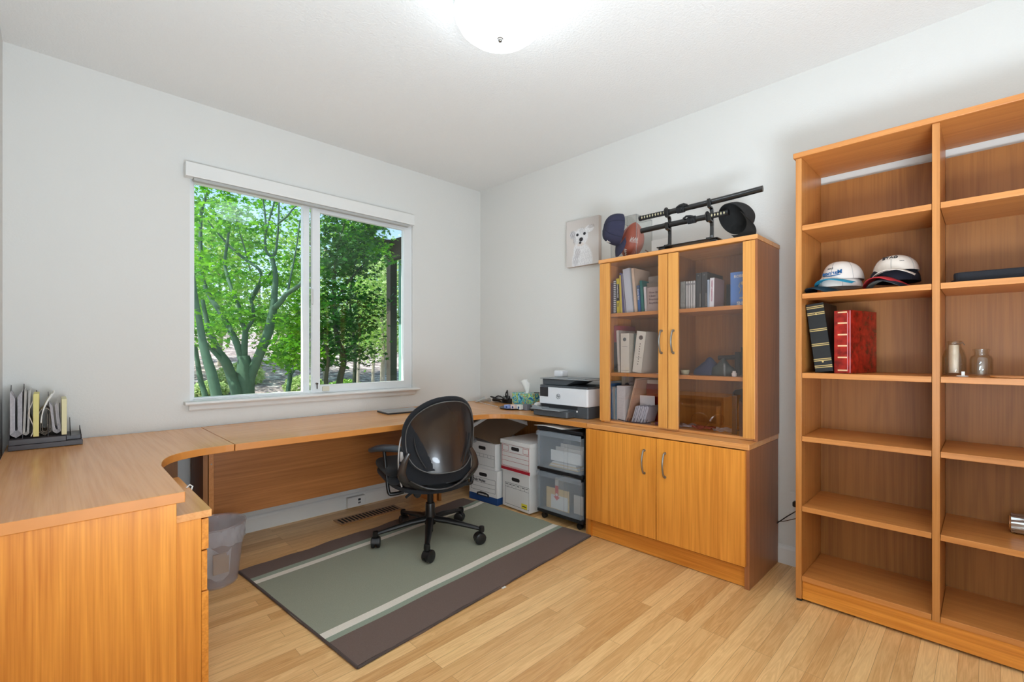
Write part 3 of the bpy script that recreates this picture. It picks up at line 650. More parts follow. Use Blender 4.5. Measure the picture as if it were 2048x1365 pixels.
# ------------------------------------------------------------------ rug
ex = Vector((1.74, .142, 0)).normalized(); ey = Vector((-ex.y, ex.x, 0))
RB = Vector((-2.130, -1.775, 0)); RL, RW = 1.665, 1.185
br = [0, .185, .215, .255, .81, .845, .88, 1]
M_rd = mat('rug_brown', (112, 94, 86), .95, bump=.9, bscale=260, var=.16, vscale=220)
M_rg = mat('rug_sage', (150, 152, 134), .95, bump=.9, bscale=260, var=.14, vscale=220)
M_rg2 = mat('rug_pale_sage', (150, 160, 142), .95, bump=.9, bscale=260, var=.14, vscale=220)
M_rc = mat('rug_cream', (230, 222, 208), .95, bump=.9, bscale=260, var=.08, vscale=220)
rm = [M_rd, M_rg2, M_rc, M_rg, M_rc, M_rg2, M_rd]; 
vs = []; fs = []; mi = []; rows = []
for k in range(7):
    nsub = 8 if k == 3 else 3
    for j in range(nsub): rows.append((br[k]+(br[k+1]-br[k])*j/nsub, k))
rows.append((1, 6)); NX = 48
def rugz(u, v): return .010 + .0022*math.sin(u*23+v*5)*math.exp(-((v-1)/.12)**2) + .0022*math.sin(u*27)*math.exp(-(v/.1)**2) + (.010*math.exp(-((u-1)/.03)**2) if .3 < v < .9 else 0)
for (v, k) in rows:
    for i in range(NX+1):
        u = i/NX; wob = .006*math.sin(u*21+1)*(1 if v in (0, 1) else .3*math.sin(v*9)) + .004*math.sin(u*47)*(1 if v == 1 else 0)
        p = RB + ex*(u*RL+.006*math.sin(v*11)*(1 if i in (0, NX) else 0)) + ey*(v*RW+wob); vs.append((p.x, p.y, rugz(u, v)))
q = NX+1; nr = len(rows)
for r_ in range(nr-1):
    for i in range(NX): fs.append((r_*q+i, r_*q+i+1, (r_+1)*q+i+1, (r_+1)*q+i)); mi.append(rows[r_][1])
o_ = len(vs); vs += [(x, y, .0005) for x, y, z in vs]
fs += [tuple(a+o_ for a in f)[::-1] for f in fs]; mi += mi
for i in range(NX): fs.append((i+1, i, i+o_, i+1+o_)); mi.append(0); a = (nr-1)*q+i; fs.append((a, a+1, a+1+o_, a+o_)); mi.append(6)
for r_ in range(nr-1): fs.append((r_*q, (r_+1)*q, (r_+1)*q+o_, r_*q+o_)); mi.append(0); a = r_*q+NX; fs.append((a+q, a, a+o_, a+q+o_)); mi.append(0)
mb = MB(); mb.v = vs; mb.f = fs; mb.m = mi
ru = single_w('area_rug', mb, rm, 'sage green rug with brown borders and two cream stripes under the chair', 'rug', tuple(RB), smooth=True)
bd = [RB+ex*(k/30*0)+ey*(RW*k/30) for k in range(31)]
build('edge_binding', MB().tube([(p.x, p.y, .007) for p in bd], .006, 6).tube([(RB.x+ex.x*RL*k/40, RB.y+ex.y*RL*k/40, .006) for k in range(41)], .0055, 6), mat('rug_binding', (84, 72, 68), .95), ru, smooth=True)
p = RB + ex*.80 + ey*-.004
build('care_tag', MB().box(p.x, p.x+.025, p.y-.012, p.y+.004, .001, .003), M_paper, ru)

# ------------------------------------------------------------------ waste basket
TX, TY = -2.345, -.625
wb = thing('waste_basket', 'translucent grey waste basket with plastic liner beside drawer pedestal', 'waste basket', (TX, TY, 0))
build('bin_shell', MB().lathe([(.0, .002), (.100, .002), (.104, .008), (.137, .300), (.143, .306), (.143, .312), (.134, .310), (.134, .300), (.101, .012), (0, .010)], 40, (TX, TY, 0)), frosted('bin_plastic', (214, 210, 216), .68, .25), wb, smooth=50)
def lin_f(u, v):
    a = 2*PI*u; r = .1385-.004*v+.002*math.sin(13*a+5*v)+.0025*math.sin(29*a-9*v)*v; z = .305-.085*v+.008*math.sin(3*a+1)*v+.004*math.sin(11*a)*v
    return (TX+r*math.cos(a), TY+r*math.sin(a), z)
build('liner_bag', MB().sheet(lin_f, 90, 8), frosted('liner_film', (226, 226, 230), .55, .15), wb, smooth=60)
single_w('trash_paper', MB().box(TX-.02, TX+.05, TY-.06, TY-.045, .06, .16), mat('kraft_box', (196, 160, 110), .7), 'tan printed packet inside the waste basket', 'packaging', (TX, TY-.05, .06))
single_w('trash_paper', MB().sheet(lambda u, v: (TX-.07+.13*u, TY-.02+.05*math.sin(u*5)*v, .02+.15*v+.02*math.sin(7*u)), 8, 6, .002), M_paper, 'crumpled white paper inside the waste basket', 'paper', (TX, TY, .03), smooth=True)

# ------------------------------------------------------------------ office chair
CX, CY, CA = -1.245, -.965, R(-17)
ch = thing('office_chair', 'black swivel office chair with a shiny plastic back shell', 'office chair', (CX, CY, .011), CA)
M_shell = mat('black_shell', (46, 40, 38), .26, coat=.3); M_fab = mat('black_fabric', (24, 26, 31), .9, bump=.5, bscale=500, sheen=.08); M_base = mat('black_metal', (34, 33, 33), .28, .3)
M_pad = mat('arm_pad', (58, 64, 70), .28)  # lighter than the black frame, its bright reflection put into the colour
a0 = math.atan2(-1.263+.965, -1.475+1.245) - CA
for k in range(5):
    a = a0 + 2*PI*k/5; ca, sa = math.cos(a), math.sin(a)
    arm = MB().tube([(ca*.03, sa*.03, .132), (ca*.12, sa*.12, .125), (ca*.22, sa*.22, .108), (ca*.335, sa*.335, .088)], [.026, .024, .019, .014], 10, sy=.75)
    arm.lathe([(0, .070), (.017, .072), (.019, .085), (.017, .104), (.010, .108), (0, .108)], 14, (ca*.335, sa*.335, 0))
    leg = build('leg', arm, M_base, ch, smooth=True, local=True)
    cs = MB(); b_ = a + (.9, 2.2, .3, 1.5, 2.9)[k]; dx, dy = math.cos(b_), math.sin(b_); px_, py_ = -dy, dx; cx, cy = ca*.335+px_*.012, sa*.335+py_*.012
    for s in (-1, 1):
        wh = MB().lathe([(0, -.013), (.024, -.013), (.033, -.009), (.0345, 0), (.033, .009), (.024, .013), (0, .013)], 20, axis='x')
        wh.xf(Matrix.Translation((cx+dx*.0150*s, cy+dy*.0150*s, .0345)) @ Matrix.Rotation(b_, 4, 'Z')); cs.add(wh.v, wh.f)
    cs.tube([(ca*.335, sa*.335, .066), (ca*.335, sa*.335, .045), (cx, cy, .04)], .007, 8)
    cs.sheet(lambda u, v: (cx+dx*(v-.5)*.04+px_*.0365*math.cos(PI*u), cy+dy*(v-.5)*.04+py_*.0365*math.cos(PI*u), .0345+.0365*math.sin(PI*u)), 10, 1, .002)
    build('caster', cs, M_black, leg, smooth=50, local=True)
build('column', MB().lathe([(0, .05), (.018, .05), (.018, .09), (.034, .10), (.036, .15), (.030, .17), (.030, .225), (.027, .232), (.0185, .234), (.0185, .30), (.028, .302), (.030, .345), (0, .346)], 24), M_base, ch, smooth=50, local=True)
me_ = MB().rbox(-.075, .075, -.16, .13, .335, .372, r=.03).tube([(-.23, .02, .365), (.23, .02, .365)], .016, 8, sy=.6)
me_.tube([(-.09, -.03, .34), (-.15, -.05, .315), (-.17, -.05, .30)], .008, 8).lathe([(0, -.012), (.022, -.012), (.022, .012), (0, .012)], 16, (-.10, -.06, .315), axis='y')
build('tilt_mechanism', me_, M_blackm, ch, smooth=50, local=True, bevel=.003)
def seat_f(top):
    def f(u, v):
        x = (u-.5)*2; y = (v-.5)*2; r = max(abs(x), abs(y)); L = math.hypot(x, y)
        k = (r/L if L > 1e-6 else 1); k = 1-(1-k)*.62
        X = x*k*.242; Y = y*k*.245+.05; e = max(abs(x), abs(y))
        z = (.388 if top else .345) + (-.045*(e**6) if top else .02*e**4) + .018*(x*x) - (.03*max(0, y)**3)
        return (X, Y, z)
    return f
sh = MB().sheet(seat_f(True), 18, 18); s2 = MB().sheet(seat_f(False), 18, 18); sh.add(s2.v, s2.f)
q = 19
rim = [i*q for i in range(19)] + [18*q+j for j in range(1, 19)] + [i*q+18 for i in range(17, -1, -1)] + [j for j in range(17, 0, -1)]
o_ = q*q
for a, b_ in zip(rim, rim[1:]+rim[:1]): sh.f.append((b_, a, a+o_, b_+o_)); sh.m.append(0)
build('seat', sh, M_fab, ch, smooth=70, local=True)
def back_p(x, y, grow=0):
    k = 1.0-.13*max(0, y)**1.5-.05*max(0, -y)**2
    X = .010+x*k*(.212+grow); Z = .693+y*(.212+grow); Y = -.255-.035*(y+.3)**2*1.2+.085*x*x-.03*max(0, y)**2
    return X, Y, Z
def back_pol(u, v, grow=0):
    th = 2*PI*u; c, s_ = math.cos(th), math.sin(th); n_ = 2.3 if s_ > 0 else 3.2; L = (abs(c)**n_+abs(s_)**n_)**(-1/n_)
    return back_p(v*L*c, v*L*s_, grow)
def back_out(u, v, grow=0):
    """backrest surface: u across, v up"""
    x = (u-.5)*2; y = v*2-1
    k = 1.0-.10*max(0, y)-.04*max(0, -y)**2; r = max(abs(x), abs(y)); L = math.hypot(x, y); c = (r/L if L > 1e-6 else 1); c = 1-(1-c)*(.84 if y > 0 else .66)
    X = x*c*k*(.205+grow); Z = .695 + y*c*(.215+grow)
    Y = -.255 - .035*(y+.3)**2*1.2 + .085*(x*c)**2 - .03*max(0, y)
    return X, Y, Z
shell = MB().sheet(lambda u, v: back_pol(u, max(v, .004)), 64, 14, .009, tdir=(0, -1, 0))
shell.v = [(x, y+.009, z) for x, y, z in shell.v]
build('back_shell', shell, M_shell, ch, smooth=60, local=True)
def cush(u, v):
    if v < .45: q_ = max(v/.45, .004); X, Y, Z = back_pol(u, q_, .006); return (X-.004, Y+.012, Z+.012)
    if v > .55: q_ = max((1-v)/.45, .004); X, Y, Z = back_pol(u, q_, .003); return (X-.004, Y+.030+.045*(1-q_**4), Z+.014)
    a_ = (v-.45)/.10*PI; X, Y, Z = back_pol(u, 1, .006+.009*math.sin(a_)); return (X-.004, Y+.021-.009*math.cos(a_), Z+.013)
build('back_cushion', MB().sheet(cush, 64, 32), M_fab, ch, smooth=70, local=True)
build('shell_rim', MB().tube([Vector(back_pol(k/64, 1))+Vector((0, -.001, 0)) for k in range(65)], .003, 6), mat('rim_grey', (92, 90, 88), .4), ch, smooth=True, local=True)
for s in (-1, 1):
    pts = []
    for k in range(9):
        X, Y, Z = back_p(s*(.80-.25*(1-k/8)**2), -.85+.85*k/8); pts.append((X, Y-.0035, Z))
    build('shell_slot', MB().tube(pts, [.003+.004*math.sin(PI*k/8) for k in range(9)], 6), M_blackm, ch, smooth=True, local=True)
yk = MB()
for s in (-1, 1):
    yp_ = smooth_path([(Vector(p_), r_) for p_, r_ in zip([(s*.190, -.205, .60), (s*.218, -.198, .54), (s*.226, -.185, .47), (s*.17, -.155, .40), (s*.05, -.12, .365)], [.010, .020, .026, .024, .016])], 5); yk.tube([p_ for p_, r_ in yp_], [r_ for p_, r_ in yp_], 12, sx=.45)
build('back_bracket', yk, M_shell, ch, smooth=True, local=True)
def pan(u, v):
    x = (u-.5)*2; return (x*.235*(1-.25*(1-v)**2), -.245+.20*v+.05*x*x, .335+.055*abs(x)**2.2+.05*(1-v)**2)
build('seat_shell', MB().sheet(pan, 20, 8, .008), M_shell, ch, smooth=60, local=True)
# thin lumbar pad with pale edge strap
build('lumbar_pad', MB().sheet(lambda u, v: ((u-.5)*.43, -.165+.05*(2*u-1)**2-.03*(v-.4)**2, .40+.30*v-.03*(2*u-1)**4*(1 if v > .5 else -1)), 16, 8, .03, tdir=(0, 1, 0)), M_fab, ch, smooth=60, local=True, bevel=.006)
for s in (-1, 1):
    pp_ = smooth_path([(Vector(p_), .005) for p_ in [(s*.212, -.125, .39), (s*.228, -.125, .47), (s*.230, -.120, .57), (s*.216, -.118, .67), (s*.19, -.12, .705)]], 5)
    build('pad_piping', MB().tube([p_ for p_, r_ in pp_], .0045, 7), mat('pad_piping_grey', (186, 180, 176), .7), ch, smooth=True, local=True)
build('pad_strap', MB().box(-.226, -.200, -.150, -.132, .545, .60), MATS['pad_piping_grey'], ch, local=True)
build('pad_label', MB().box(-.216, -.214, -.19, -.150, .500, .545), M_paper, ch, local=True)
# arms
for s in (-1, 1):
    ap_ = smooth_path([(Vector(p_), .0135) for p_ in [(s*.18, -.04, .335), (s*.245, -.04, .330), (s*.268, -.035, .345), (s*.274, -.01, .44), (s*.280, .03, .575)]], 5); am = MB().tube([p_ for p_, r_ in ap_], .0135, 12, sy=.8)
    ar = build('armrest', am, M_base, ch, smooth=True, local=True)
    pa = MB().tube([(0, -.135, .0), (0, -.125, .004), (0, -.06, .006), (0, .02, .004), (0, .075, -.004), (0, .12, -.016), (0, .135, -.022)], [.020, .034, .042, .043, .040, .034, .016], 18, sy=.50)
    pa.xf(Matrix.Translation((s*.268, .030, .592)) @ Matrix.Rotation(R(38 if s < 0 else -38), 4, 'Z') @ Matrix.Diagonal((1, .92, 1, 1)))
    build('arm_pad', pa, M_pad, ar, smooth=60, local=True)
cf_ = thing('seat_cushion', 'thick black folded seat cushion with small blue tag on the chair', 'cushion', (CX, CY, .011), CA)
cz = MB()
def sq(cx, cy, w_, d_, z, h, n=14):
    def f(u, v):
        th = 2*PI*u; ph = (v-.5)*PI; c, s_ = math.cos(th), math.sin(th)
        p = lambda t, e: math.copysign(abs(t)**e, t)
        return (cx+w_*p(c, .35)*p(math.cos(ph), .35), cy+d_*p(s_, .35)*p(math.cos(ph), .35), z+h*p(math.sin(ph), .6))
    return f
build('cushion_layer', MB().sheet(sq(-.045, .115, .236, .218, .410, .028), 40, 12), M_fab, cf_, smooth=70, local=True)
build('cushion_layer', MB().sheet(sq(-.050, .108, .242, .214, .464, .031), 40, 12), mat('black_velour', (14, 15, 18), .95, sheen=.08, bump=.4, bscale=300), cf_, smooth=70, local=True)
tg = build('brand_tag', MB().box(-.20, -.11, -.06, -.005, .494, .498), mat('tag_blue', (24, 66, 140), .5), cf_, local=True)
# ------------------------------------------------------------------ storage boxes under the right desk wing
M_card = mat('white_card', (226, 222, 218), .8); M_kraft = mat('brown_card_inside', (122, 98, 76), .9); M_line = mat('print_black', (52, 50, 52), .8)
M_red = mat('print_red', (176, 26, 44), .7); M_blue = mat('print_blue', (24, 66, 122), .7)
M_hole = mat('hole_dark', (34, 28, 26), .9); M_shade = mat('ink_grey', (120, 118, 120), .8)
def file_box(name, label, loc, rz, w_=.318, d_=.39, h_=.262, marks=None, group=None, hole=.6, bottom=None, open_top=False, hole_m=None):
    """box in own coordinates: front face looks to -x, width along y (centred), origin at front bottom middle"""
    t_ = .004; t = thing(name, label, 'storage box', loc, rz, group)
    a, b_ = -w_/2, w_/2; hz = h_*hole+.06; hw_, hh = .044, .0135
    if open_top:
        m = MB().box(0, d_, a, a+t_, 0, h_).box(0, d_, b_-t_, b_, 0, h_).box(d_-t_, d_, a, b_, 0, h_).box(0, d_, a, b_, 0, t_).box(0, t_, a, b_, 0, h_)
        build('box_body', m, M_card, t, local=True, bevel=.001)
        build('inner_lining', MB().box(t_, t_+.001, a+t_, b_-t_, t_, h_-.001).box(d_-t_-.001, d_-t_, a+t_, b_-t_, t_, h_-.001).box(t_, d_-t_, b_-t_-.001, b_-t_, t_, h_-.001), M_kraft, t, local=True)
    else:
        build('box_body', MB().rbox(0, d_, a, b_, 0, h_, r=.004, n=2), M_card, t, local=True)
    build('hand_hole', MB().rbox(-.0006, .0, -hw_, hw_, hz-hh, hz+hh, r=.012, axis='x'), hole_m or M_hole, t, local=True)
    def rect(y0, y1, z0, z1, m_, w2=.0016, mb=None):
        mb = mb or MB(); e = .0008
        mb.box(-e, 0, y0, y1, z0, z0+w2).box(-e, 0, y0, y1, z1-w2, z1).box(-e, 0, y0, y0+w2, z0, z1).box(-e, 0, y1-w2, y1, z0, z1); return mb
    if bottom:
        build('colour_band', MB().rbox(-.001, d_+.001, a-.001, b_+.001, 0, bottom[1], r=.004, n=2), bottom[0], t, local=True)
    return t, rect
LN = lambda mb, y0, y1, z, m2=.0015: mb.box(-.0008, 0, y0, y1, z, z+m2)
# lower left: blue-based box with handwriting
t, rect = file_box('file_box', 'lower file box with blue base band and handwritten name', (-.500, -.615, .0), R(4), bottom=(M_blue, .055), hole=.60)
mb = rect(-.135, .135, .085, .190, M_line); LN(mb, -.135, .135, .150); LN(mb, -.135, .135, .118)
build('printed_lines', mb, M_line, t, local=True)
lg = MB().prism([(-.07, .045), (.07, .045), (.066, .068), (.03, .078), (-.03, .078), (-.066, .068)], -.0022, -.001, 'x')
build('logo', lg, M_black, t, local=True)
build('lettering', text_mb('BANKERS BOX', .0150, align='CENTER', bold=.0003).xf(FACE_NX((-.0026, 0, .053))), M_paper, t, local=True)
build('handwriting', text_mb('Debi Wyles', .030, align='CENTER', bold=.0005).xf(FACE_NX((-.0012, .045, .160)) @ Matrix.Shear('XY', 4, (.2, 0)) if False else FACE_NX((-.0012, .045, .158))), M_line, t, local=True)
# upper left: open box with upturned lid
t, rect = file_box('file_box', 'upper left white file box holding an upturned lid, topmost of its stack', (-.475, -.575, .263), R(-1), w_=.325, h_=.205, hole=.48)
mb = MB(); LN(mb, -.15, .15, .110); LN(mb, -.15, .15, .085); mb.box(-.0008, 0, -.15, -.148, .02, .112).box(-.0008, 0, -.15, .15, .02, .0215)
for y in (-.11, -.07, -.02, .03): mb.box(-.0008, 0, y, y+.0015, .087, .111)
build('printed_lines', mb, M_shade, t, local=True)
A_, R_, L_ = Vector((-.175, -.395, .640)), Vector((-.125, -.745, .580)), Vector((-.500, -.385, .520)); N_ = R_+L_-A_
lidm = MB(); nrm = (R_-A_).cross(L_-A_).normalized(); nrm = nrm if nrm.z > 0 else -nrm
def slab(mb, P, Q, S, T, th, nn, mi=0):
    vs = [P, Q, S, T] + [p+nn*th for p in (P, Q, S, T)]
    return mb.add(vs, [(0, 1, 2, 3)[::-1], (4, 5, 6, 7), (0, 1, 5, 4), (1, 2, 6, 5), (2, 3, 7, 6), (3, 0, 4, 7)], mi)
lt = thing('box_lid', 'brown-lined white box lid propped up under the desk top', 'box lid', tuple(N_))
build('lid_panel', slab(MB(), A_, R_, N_, L_, .004, nrm), M_kraft, lt)
e1 = (N_-R_).normalized(); e2 = (R_-A_).normalized()
rimm = MB(); slab(rimm, A_, R_, R_+nrm*.040, A_+nrm*.040, .004, -e1); slab(rimm, A_, L_, L_+nrm*.040, A_+nrm*.040, .004, -e2)
slab(rimm, A_+nrm*.040, R_+nrm*.040, R_+nrm*.040+e1*.014, A_+nrm*.040+e1*.014, .002, nrm); slab(rimm, A_+nrm*.040, L_+nrm*.040, L_+nrm*.040+e2*.014, A_+nrm*.040+e2*.014, .002, nrm)
build('lid_rim', rimm, M_card, lt)
# lower right box
t, rect = file_box('file_box', 'lower right white file box with small yellow sticker', (-.462, -.945, .012), R(-2.5), w_=.300, h_=.272, hole=.58)
mb = rect(-.146, .12, .02, .185, M_line); LN(mb, -.145, .12, .150)
for y in (-.10, -.055, -.005, .04, .085): mb.box(-.0008, 0, y, y+.0012, .150, .184)
build('printed_lines', mb, M_line, t, local=True)
mb = MB()
for y in (-.12, -.08, -.03, .02, .06, .10): mb.add(*((lambda q: (q.v, q.f))(text_mb('NAME', .009, align='CENTER').xf(FACE_NX((-.001, y, .170))))))
build('lettering', mb, M_line, t, local=True)
build('sticker', MB().box(-.0012, 0, -.125, -.065, .022, .058), mat('sticker_yellow', (226, 210, 60), .6), t, local=True)
build('lettering', text_mb('memory', .012, align='CENTER', bold=.0006).xf(FACE_NX((-.0018, -.095, .036))), M_line, t, local=True)
# upper right red box with lid
t, rect = file_box('file_box', 'upper right white file box with red printed lines and white lid', (-.472, -.950, .286), R(-2.5), w_=.318, h_=.235, hole=.50)
mb = rect(-.15, .15, .040, .205, M_red, .002); LN(mb, -.15, .15, .145, .002); LN(mb, -.15, .15, .112, .002); LN(mb, -.15, .15, .078, .002)
rect(-.145, -.085, .155, .195, M_red, .002, mb); rect(.075, .145, .155, .195, M_red, .002, mb)
mb.box(-.0012, 0, -.159, .159, .008, .030); LN(mb, -.159, .159, .033, .003)
build('printed_lines', mb, M_red, t, local=True)
build('box_lid', MB().box(-.006, .396, -.165, .165, .2365, .2385).box(-.006, -.003, -.165, .165, .206, .2385).box(-.006, .396, -.165, -.162, .206, .2385).box(-.006, .396, .162, .165, .206, .2385), M_card, t, local=True, bevel=.001)

# ------------------------------------------------------------------ clear drawer unit on casters
du = thing('plastic_drawer_unit', 'two-drawer translucent plastic cart with black frame under desk', 'drawer unit', (-.25, -1.36, 0))
x0, x1, y0, y1 = -.455, -.07, -1.562, -1.165
build('frame', MB().box(x0-.004, x1, y0-.004, y1+.004, .640, .662).box(x0-.004, x1, y0-.004, y1+.004, .352, .374).box(x0-.004, x1, y0-.004, y1+.004, .052, .076)
      .box(x0+.02, x1, y0-.003, y0+.004, .07, .65).box(x0+.02, x1, y1-.004, y1+.003, .07, .65).box(x1-.01, x1, y0, y1, .07, .65), M_black, du, bevel=.004)
M_fr = frosted('clear_plastic', (214, 222, 230), .76, .2)
for z0, z1 in ((.378, .636), (.080, .348)):
    dr = build('drawer', MB().box(x0-.010, x0-.007, y0+.006, y1-.006, z0, z1).box(x0-.007, x1-.02, y0+.008, y0+.011, z0, z1-.02).box(x0-.007, x1-.02, y1-.011, y1-.008, z0, z1-.02).box(x0-.007, x1-.02, y0+.008, y1-.008, z0, z0+.003), M_fr, du)
    build('drawer_lip', MB().box(x0-.022, x0-.010, y0+.002, y1-.002, z1-.034, z1-.004), M_fr, dr, bevel=.003)
    build('drawer_rib', MB().box(x0-.012, x0-.0102, -1.45, -1.447, z0, z1-.03).box(x0-.012, x0-.0102, -1.415, -1.413, z0, z1-.03), M_fr, dr)
for x in (x0+.03, x1-.05):
    for y in (y0+.04, y1-.04):
        build('caster', MB().lathe([(0, -.012), (.020, -.012), (.021, 0), (.020, .012), (0, .012)], 16, (x, y, .024), axis='x').box(x-.010, x+.010, y-.012, y+.012, .030, .053), M_black, du, smooth=40)
M_manila = mat('manila', (222, 190, 132), .8); M_env = mat('cream_envelope', (216, 204, 190), .8)
for k in range(6):
    single_w('envelope', MB().box(-.42, -.15, -1.50+.004*k, -1.24-.006*k, .383+.006*k, .388+.006*k), (M_manila, M_env, M_paper)[k % 3],
             ('bottom manila', 'second cream', 'third white', 'fourth manila', 'fifth cream', 'topmost white')[k]+' envelope of the flat pile in upper plastic drawer', 'envelope', (-.3, -1.37, .383+.006*k), group='flat envelopes in the upper plastic drawer')
for k in range(3):
    m = MB().box(-.41+.03*k, -.405+.03*k, -1.52+.01*k, -1.27-.02*k+.02, .425, .50-.0*k+.02*k).box(-.411+.03*k, -.410+.03*k, -1.44, -1.33, .46+.02*k, .463+.02*k)
    single_w('envelope', m, M_env if k else M_paper, ('front white', 'middle cream', 'rear cream')[k]+' letter standing upright in upper plastic drawer', 'envelope', (-.4+.03*k, -1.4, .425), group='upright letters in the upper plastic drawer')
mm = single_w('mailer_envelope', MB().box(-.43, -.424, -1.43, -1.225, .09, .235), M_manila, 'manila mailer with red arrow tag in lower plastic drawer', 'envelope', (-.43, -1.33, .09))
build('address_label', MB().box(-.4315, -.430, -1.42, -1.27, .095, .190), M_paper, mm)
build('arrow_tag', MB().prism([(-1.338, .258), (-1.338, .180), (-1.352, .180), (-1.324, .155), (-1.296, .180), (-1.310, .180), (-1.310, .258)], -.434, -.4325, 'x').box(-.4345, -.434, -1.333, -1.315, .215, .245), mat('tag_red', (206, 40, 32), .5), mm)
build('tag_disc', MB().lathe([(0, -.4355), (.010, -.4355), (.010, -.434), (0, -.434)], 18, (0, -1.324, .195), axis='x'), M_paper, mm)
single_w('paper_stack', MB().box(-.40, -.12, -1.31, -1.28, .084, .30), M_env, 'cream papers standing on edge at the left of lower plastic drawer', 'paper', (-.3, -1.29, .084))
single_w('paper_stack', MB().box(-.39, -.38, -1.52, -1.44, .084, .21), M_env, 'pale booklet standing at the right of lower plastic drawer', 'paper', (-.39, -1.48, .084))
single_w('loose_paper', MB().sheet(lambda u, v: (-.485+.20*u, -1.155-.26*v-.05*u, .664+.004*math.sin(4*v)+.006*(1-u)), 6, 10, .001), M_paper, 'white sheets lying on top of plastic drawer cart', 'paper', (-.4, -1.3, .664))

# ------------------------------------------------------------------ printer
pr = thing('printer', 'white and dark grey inkjet printer with paper tray on desk', 'printer', (-.18, -1.28, DZ+.001))
M_pg = mat('printer_grey', (72, 76, 80), .45); M_pg2 = mat('printer_light_grey', (140, 144, 146), .4); M_pw = mat('printer_white', (226, 226, 228), .4)
PX, P0, P1, Z = -.335, -1.520, -1.075, DZ+.001
build('base', MB().rbox(PX, -.03, P0, P1, Z, Z+.080, r=.012), M_pg, pr, bevel=.003)
build('body', MB().rbox(PX-.008, -.025, P0-.002, P1+.002, Z+.082, Z+.205, r=.014), M_pw, pr, bevel=.004)
build('output_slot', MB().box(PX-.002, PX+.01, -1.43, P1-.02, Z+.056, Z+.079), M_blackm, pr)
build('paper_tray', MB().rbox(PX-.085, PX+.02, -1.405, P1-.004, Z+.004, Z+.046, r=.02), M_pg, pr, bevel=.003)
build('tray_cover', MB().box(PX-.105, PX-.002, -1.35, P1, Z+.047, Z+.053).box(PX-.10, PX-.004, -1.17, P1-.01, Z+.053, Z+.058), M_pg2, pr, bevel=.002)
build('paper_stop', MB().prism([(PX-.10, Z+.053), (PX-.10, Z+.083), (PX-.05, Z+.078), (PX-.03, Z+.055)], -1.09, -1.086, 'y'), M_pg2, pr) if False else build('paper_stop', MB().prism([(-1.09, Z+.053), (-1.09, Z+.078), (-1.17, Z+.070), (-1.195, Z+.053)], PX-.100, PX-.097, 'x'), M_pg2, pr)
build('control_screen', MB().box(PX-.013, PX-.007, -1.165, -1.088, Z+.135, Z+.205), mat('screen_black', (40, 40, 44), .15), pr, bevel=.002)
build('scanner_lid', MB().rbox(PX-.004, -.028, P0+.002, P1-.002, Z+.207, Z+.219, r=.01), M_pg, pr, bevel=.002)
build('document_feeder', MB().prism([(P1-.004, Z+.220), (-1.30, Z+.220), (-1.40, Z+.262), (P1-.001, Z+.262)], PX+.03, -.05, 'x'), M_pg, pr, bevel=.003)
build('feeder_tray', MB().box(PX+.01, -.05, P0, P1+.006, Z+.263, Z+.270).box(PX+.05, -.09, -1.46, -1.30, Z+.270, Z+.274), M_pg2, pr, bevel=.002)
lg = MB().lathe([(.0155, -.0006), (.0185, -.0006), (.0185, .0006), (.0155, .0006)], 28, axis='z', close=True)
lg.add(*((lambda q: (q.v, q.f))(text_mb('hp', .0245, align='CENTER', bold=.0008, depth=.0006).xf(Matrix.Translation((0, -.005, 0)) @ Matrix.Shear('XZ', 4, (0, 0))))))
lg.xf(FACE_NX((PX-.0088, -1.262, Z+.142)))
build('logo', lg, mat('logo_grey', (120, 122, 126), .4), pr)
build('usb_port', MB().box(PX-.001, PX+.001, -1.432, -1.420, Z+.040, Z+.052), M_paper, pr)
rt = thing('wifi_router', 'small white rounded wifi router on top of the printer', 'router', (-.11, -1.12, Z+.271))
build('body', MB().rbox(-.155, -.065, -1.140, -1.050, Z+.272, Z+.318, r=.022), M_pw, rt, bevel=.006)
build('top_cap', MB().rbox(-.145, -.075, -1.130, -1.060, Z+.318, Z+.322, r=.018), M_white, rt, bevel=.003)

# ------------------------------------------------------------------ things on the desk by the corner
tb_ = thing('tissue_box', 'blue green patterned tissue box with tissue pulled up', 'tissue box', (-.13, -.72, DZ+.001))
TZ = DZ+.001
mt, t_t, b_t = new_mat('tissue_box_print'); tc = N(t_t, 'ShaderNodeTexCoord')
v1 = N(t_t, 'ShaderNodeTexNoise', i_Scale=17., i_Detail=1., i_Distortion=2.5); t_t.links.new(tc.outputs['Object'], v1.inputs['Vector'])
cr = N(t_t, 'ShaderNodeValToRGB'); cr.color_ramp.interpolation = 'CONSTANT'; t_t.links.new(v1.outputs['Fac'], cr.inputs[0])
for i, (p_, c_) in enumerate([(0, (30, 92, 130)), (.36, (60, 160, 180)), (.42, (150, 206, 216)), (.48, (120, 170, 70)), (.54, (216, 214, 120)), (.59, (28, 110, 140)), (.65, (236, 150, 90))]):
    e = cr.color_ramp.elements[i] if i < 2 else cr.color_ramp.elements.new(p_); e.position = p_; e.color = lin(c_)
t_t.links.new(cr.outputs[0], b_t.inputs['Base Color'])
build('carton', MB().box(-.185, -.065, -.865, -.625, TZ, TZ+.122), mt, tb_, bevel=.001)
build('oval_opening', MB().xf(Matrix()).lathe([(0, TZ+.1222), (.03, TZ+.1222), (.03, TZ+.1232), (0, TZ+.1232)], 20, (-.125, -.745, 0)), M_paper, tb_)
def tis(u, v):
    a = 2*PI*u; r = .012+.028*v+.010*math.sin(3*a)*v; return (-.125+r*math.cos(a)*.7, -.745+r*math.sin(a)+.02*v*v, TZ+.122+.095*v*(1+.18*math.sin(2*a+1)))
build('tissue', MB().sheet(tis, 30, 8, .001), M_paper, tb_, smooth=70)
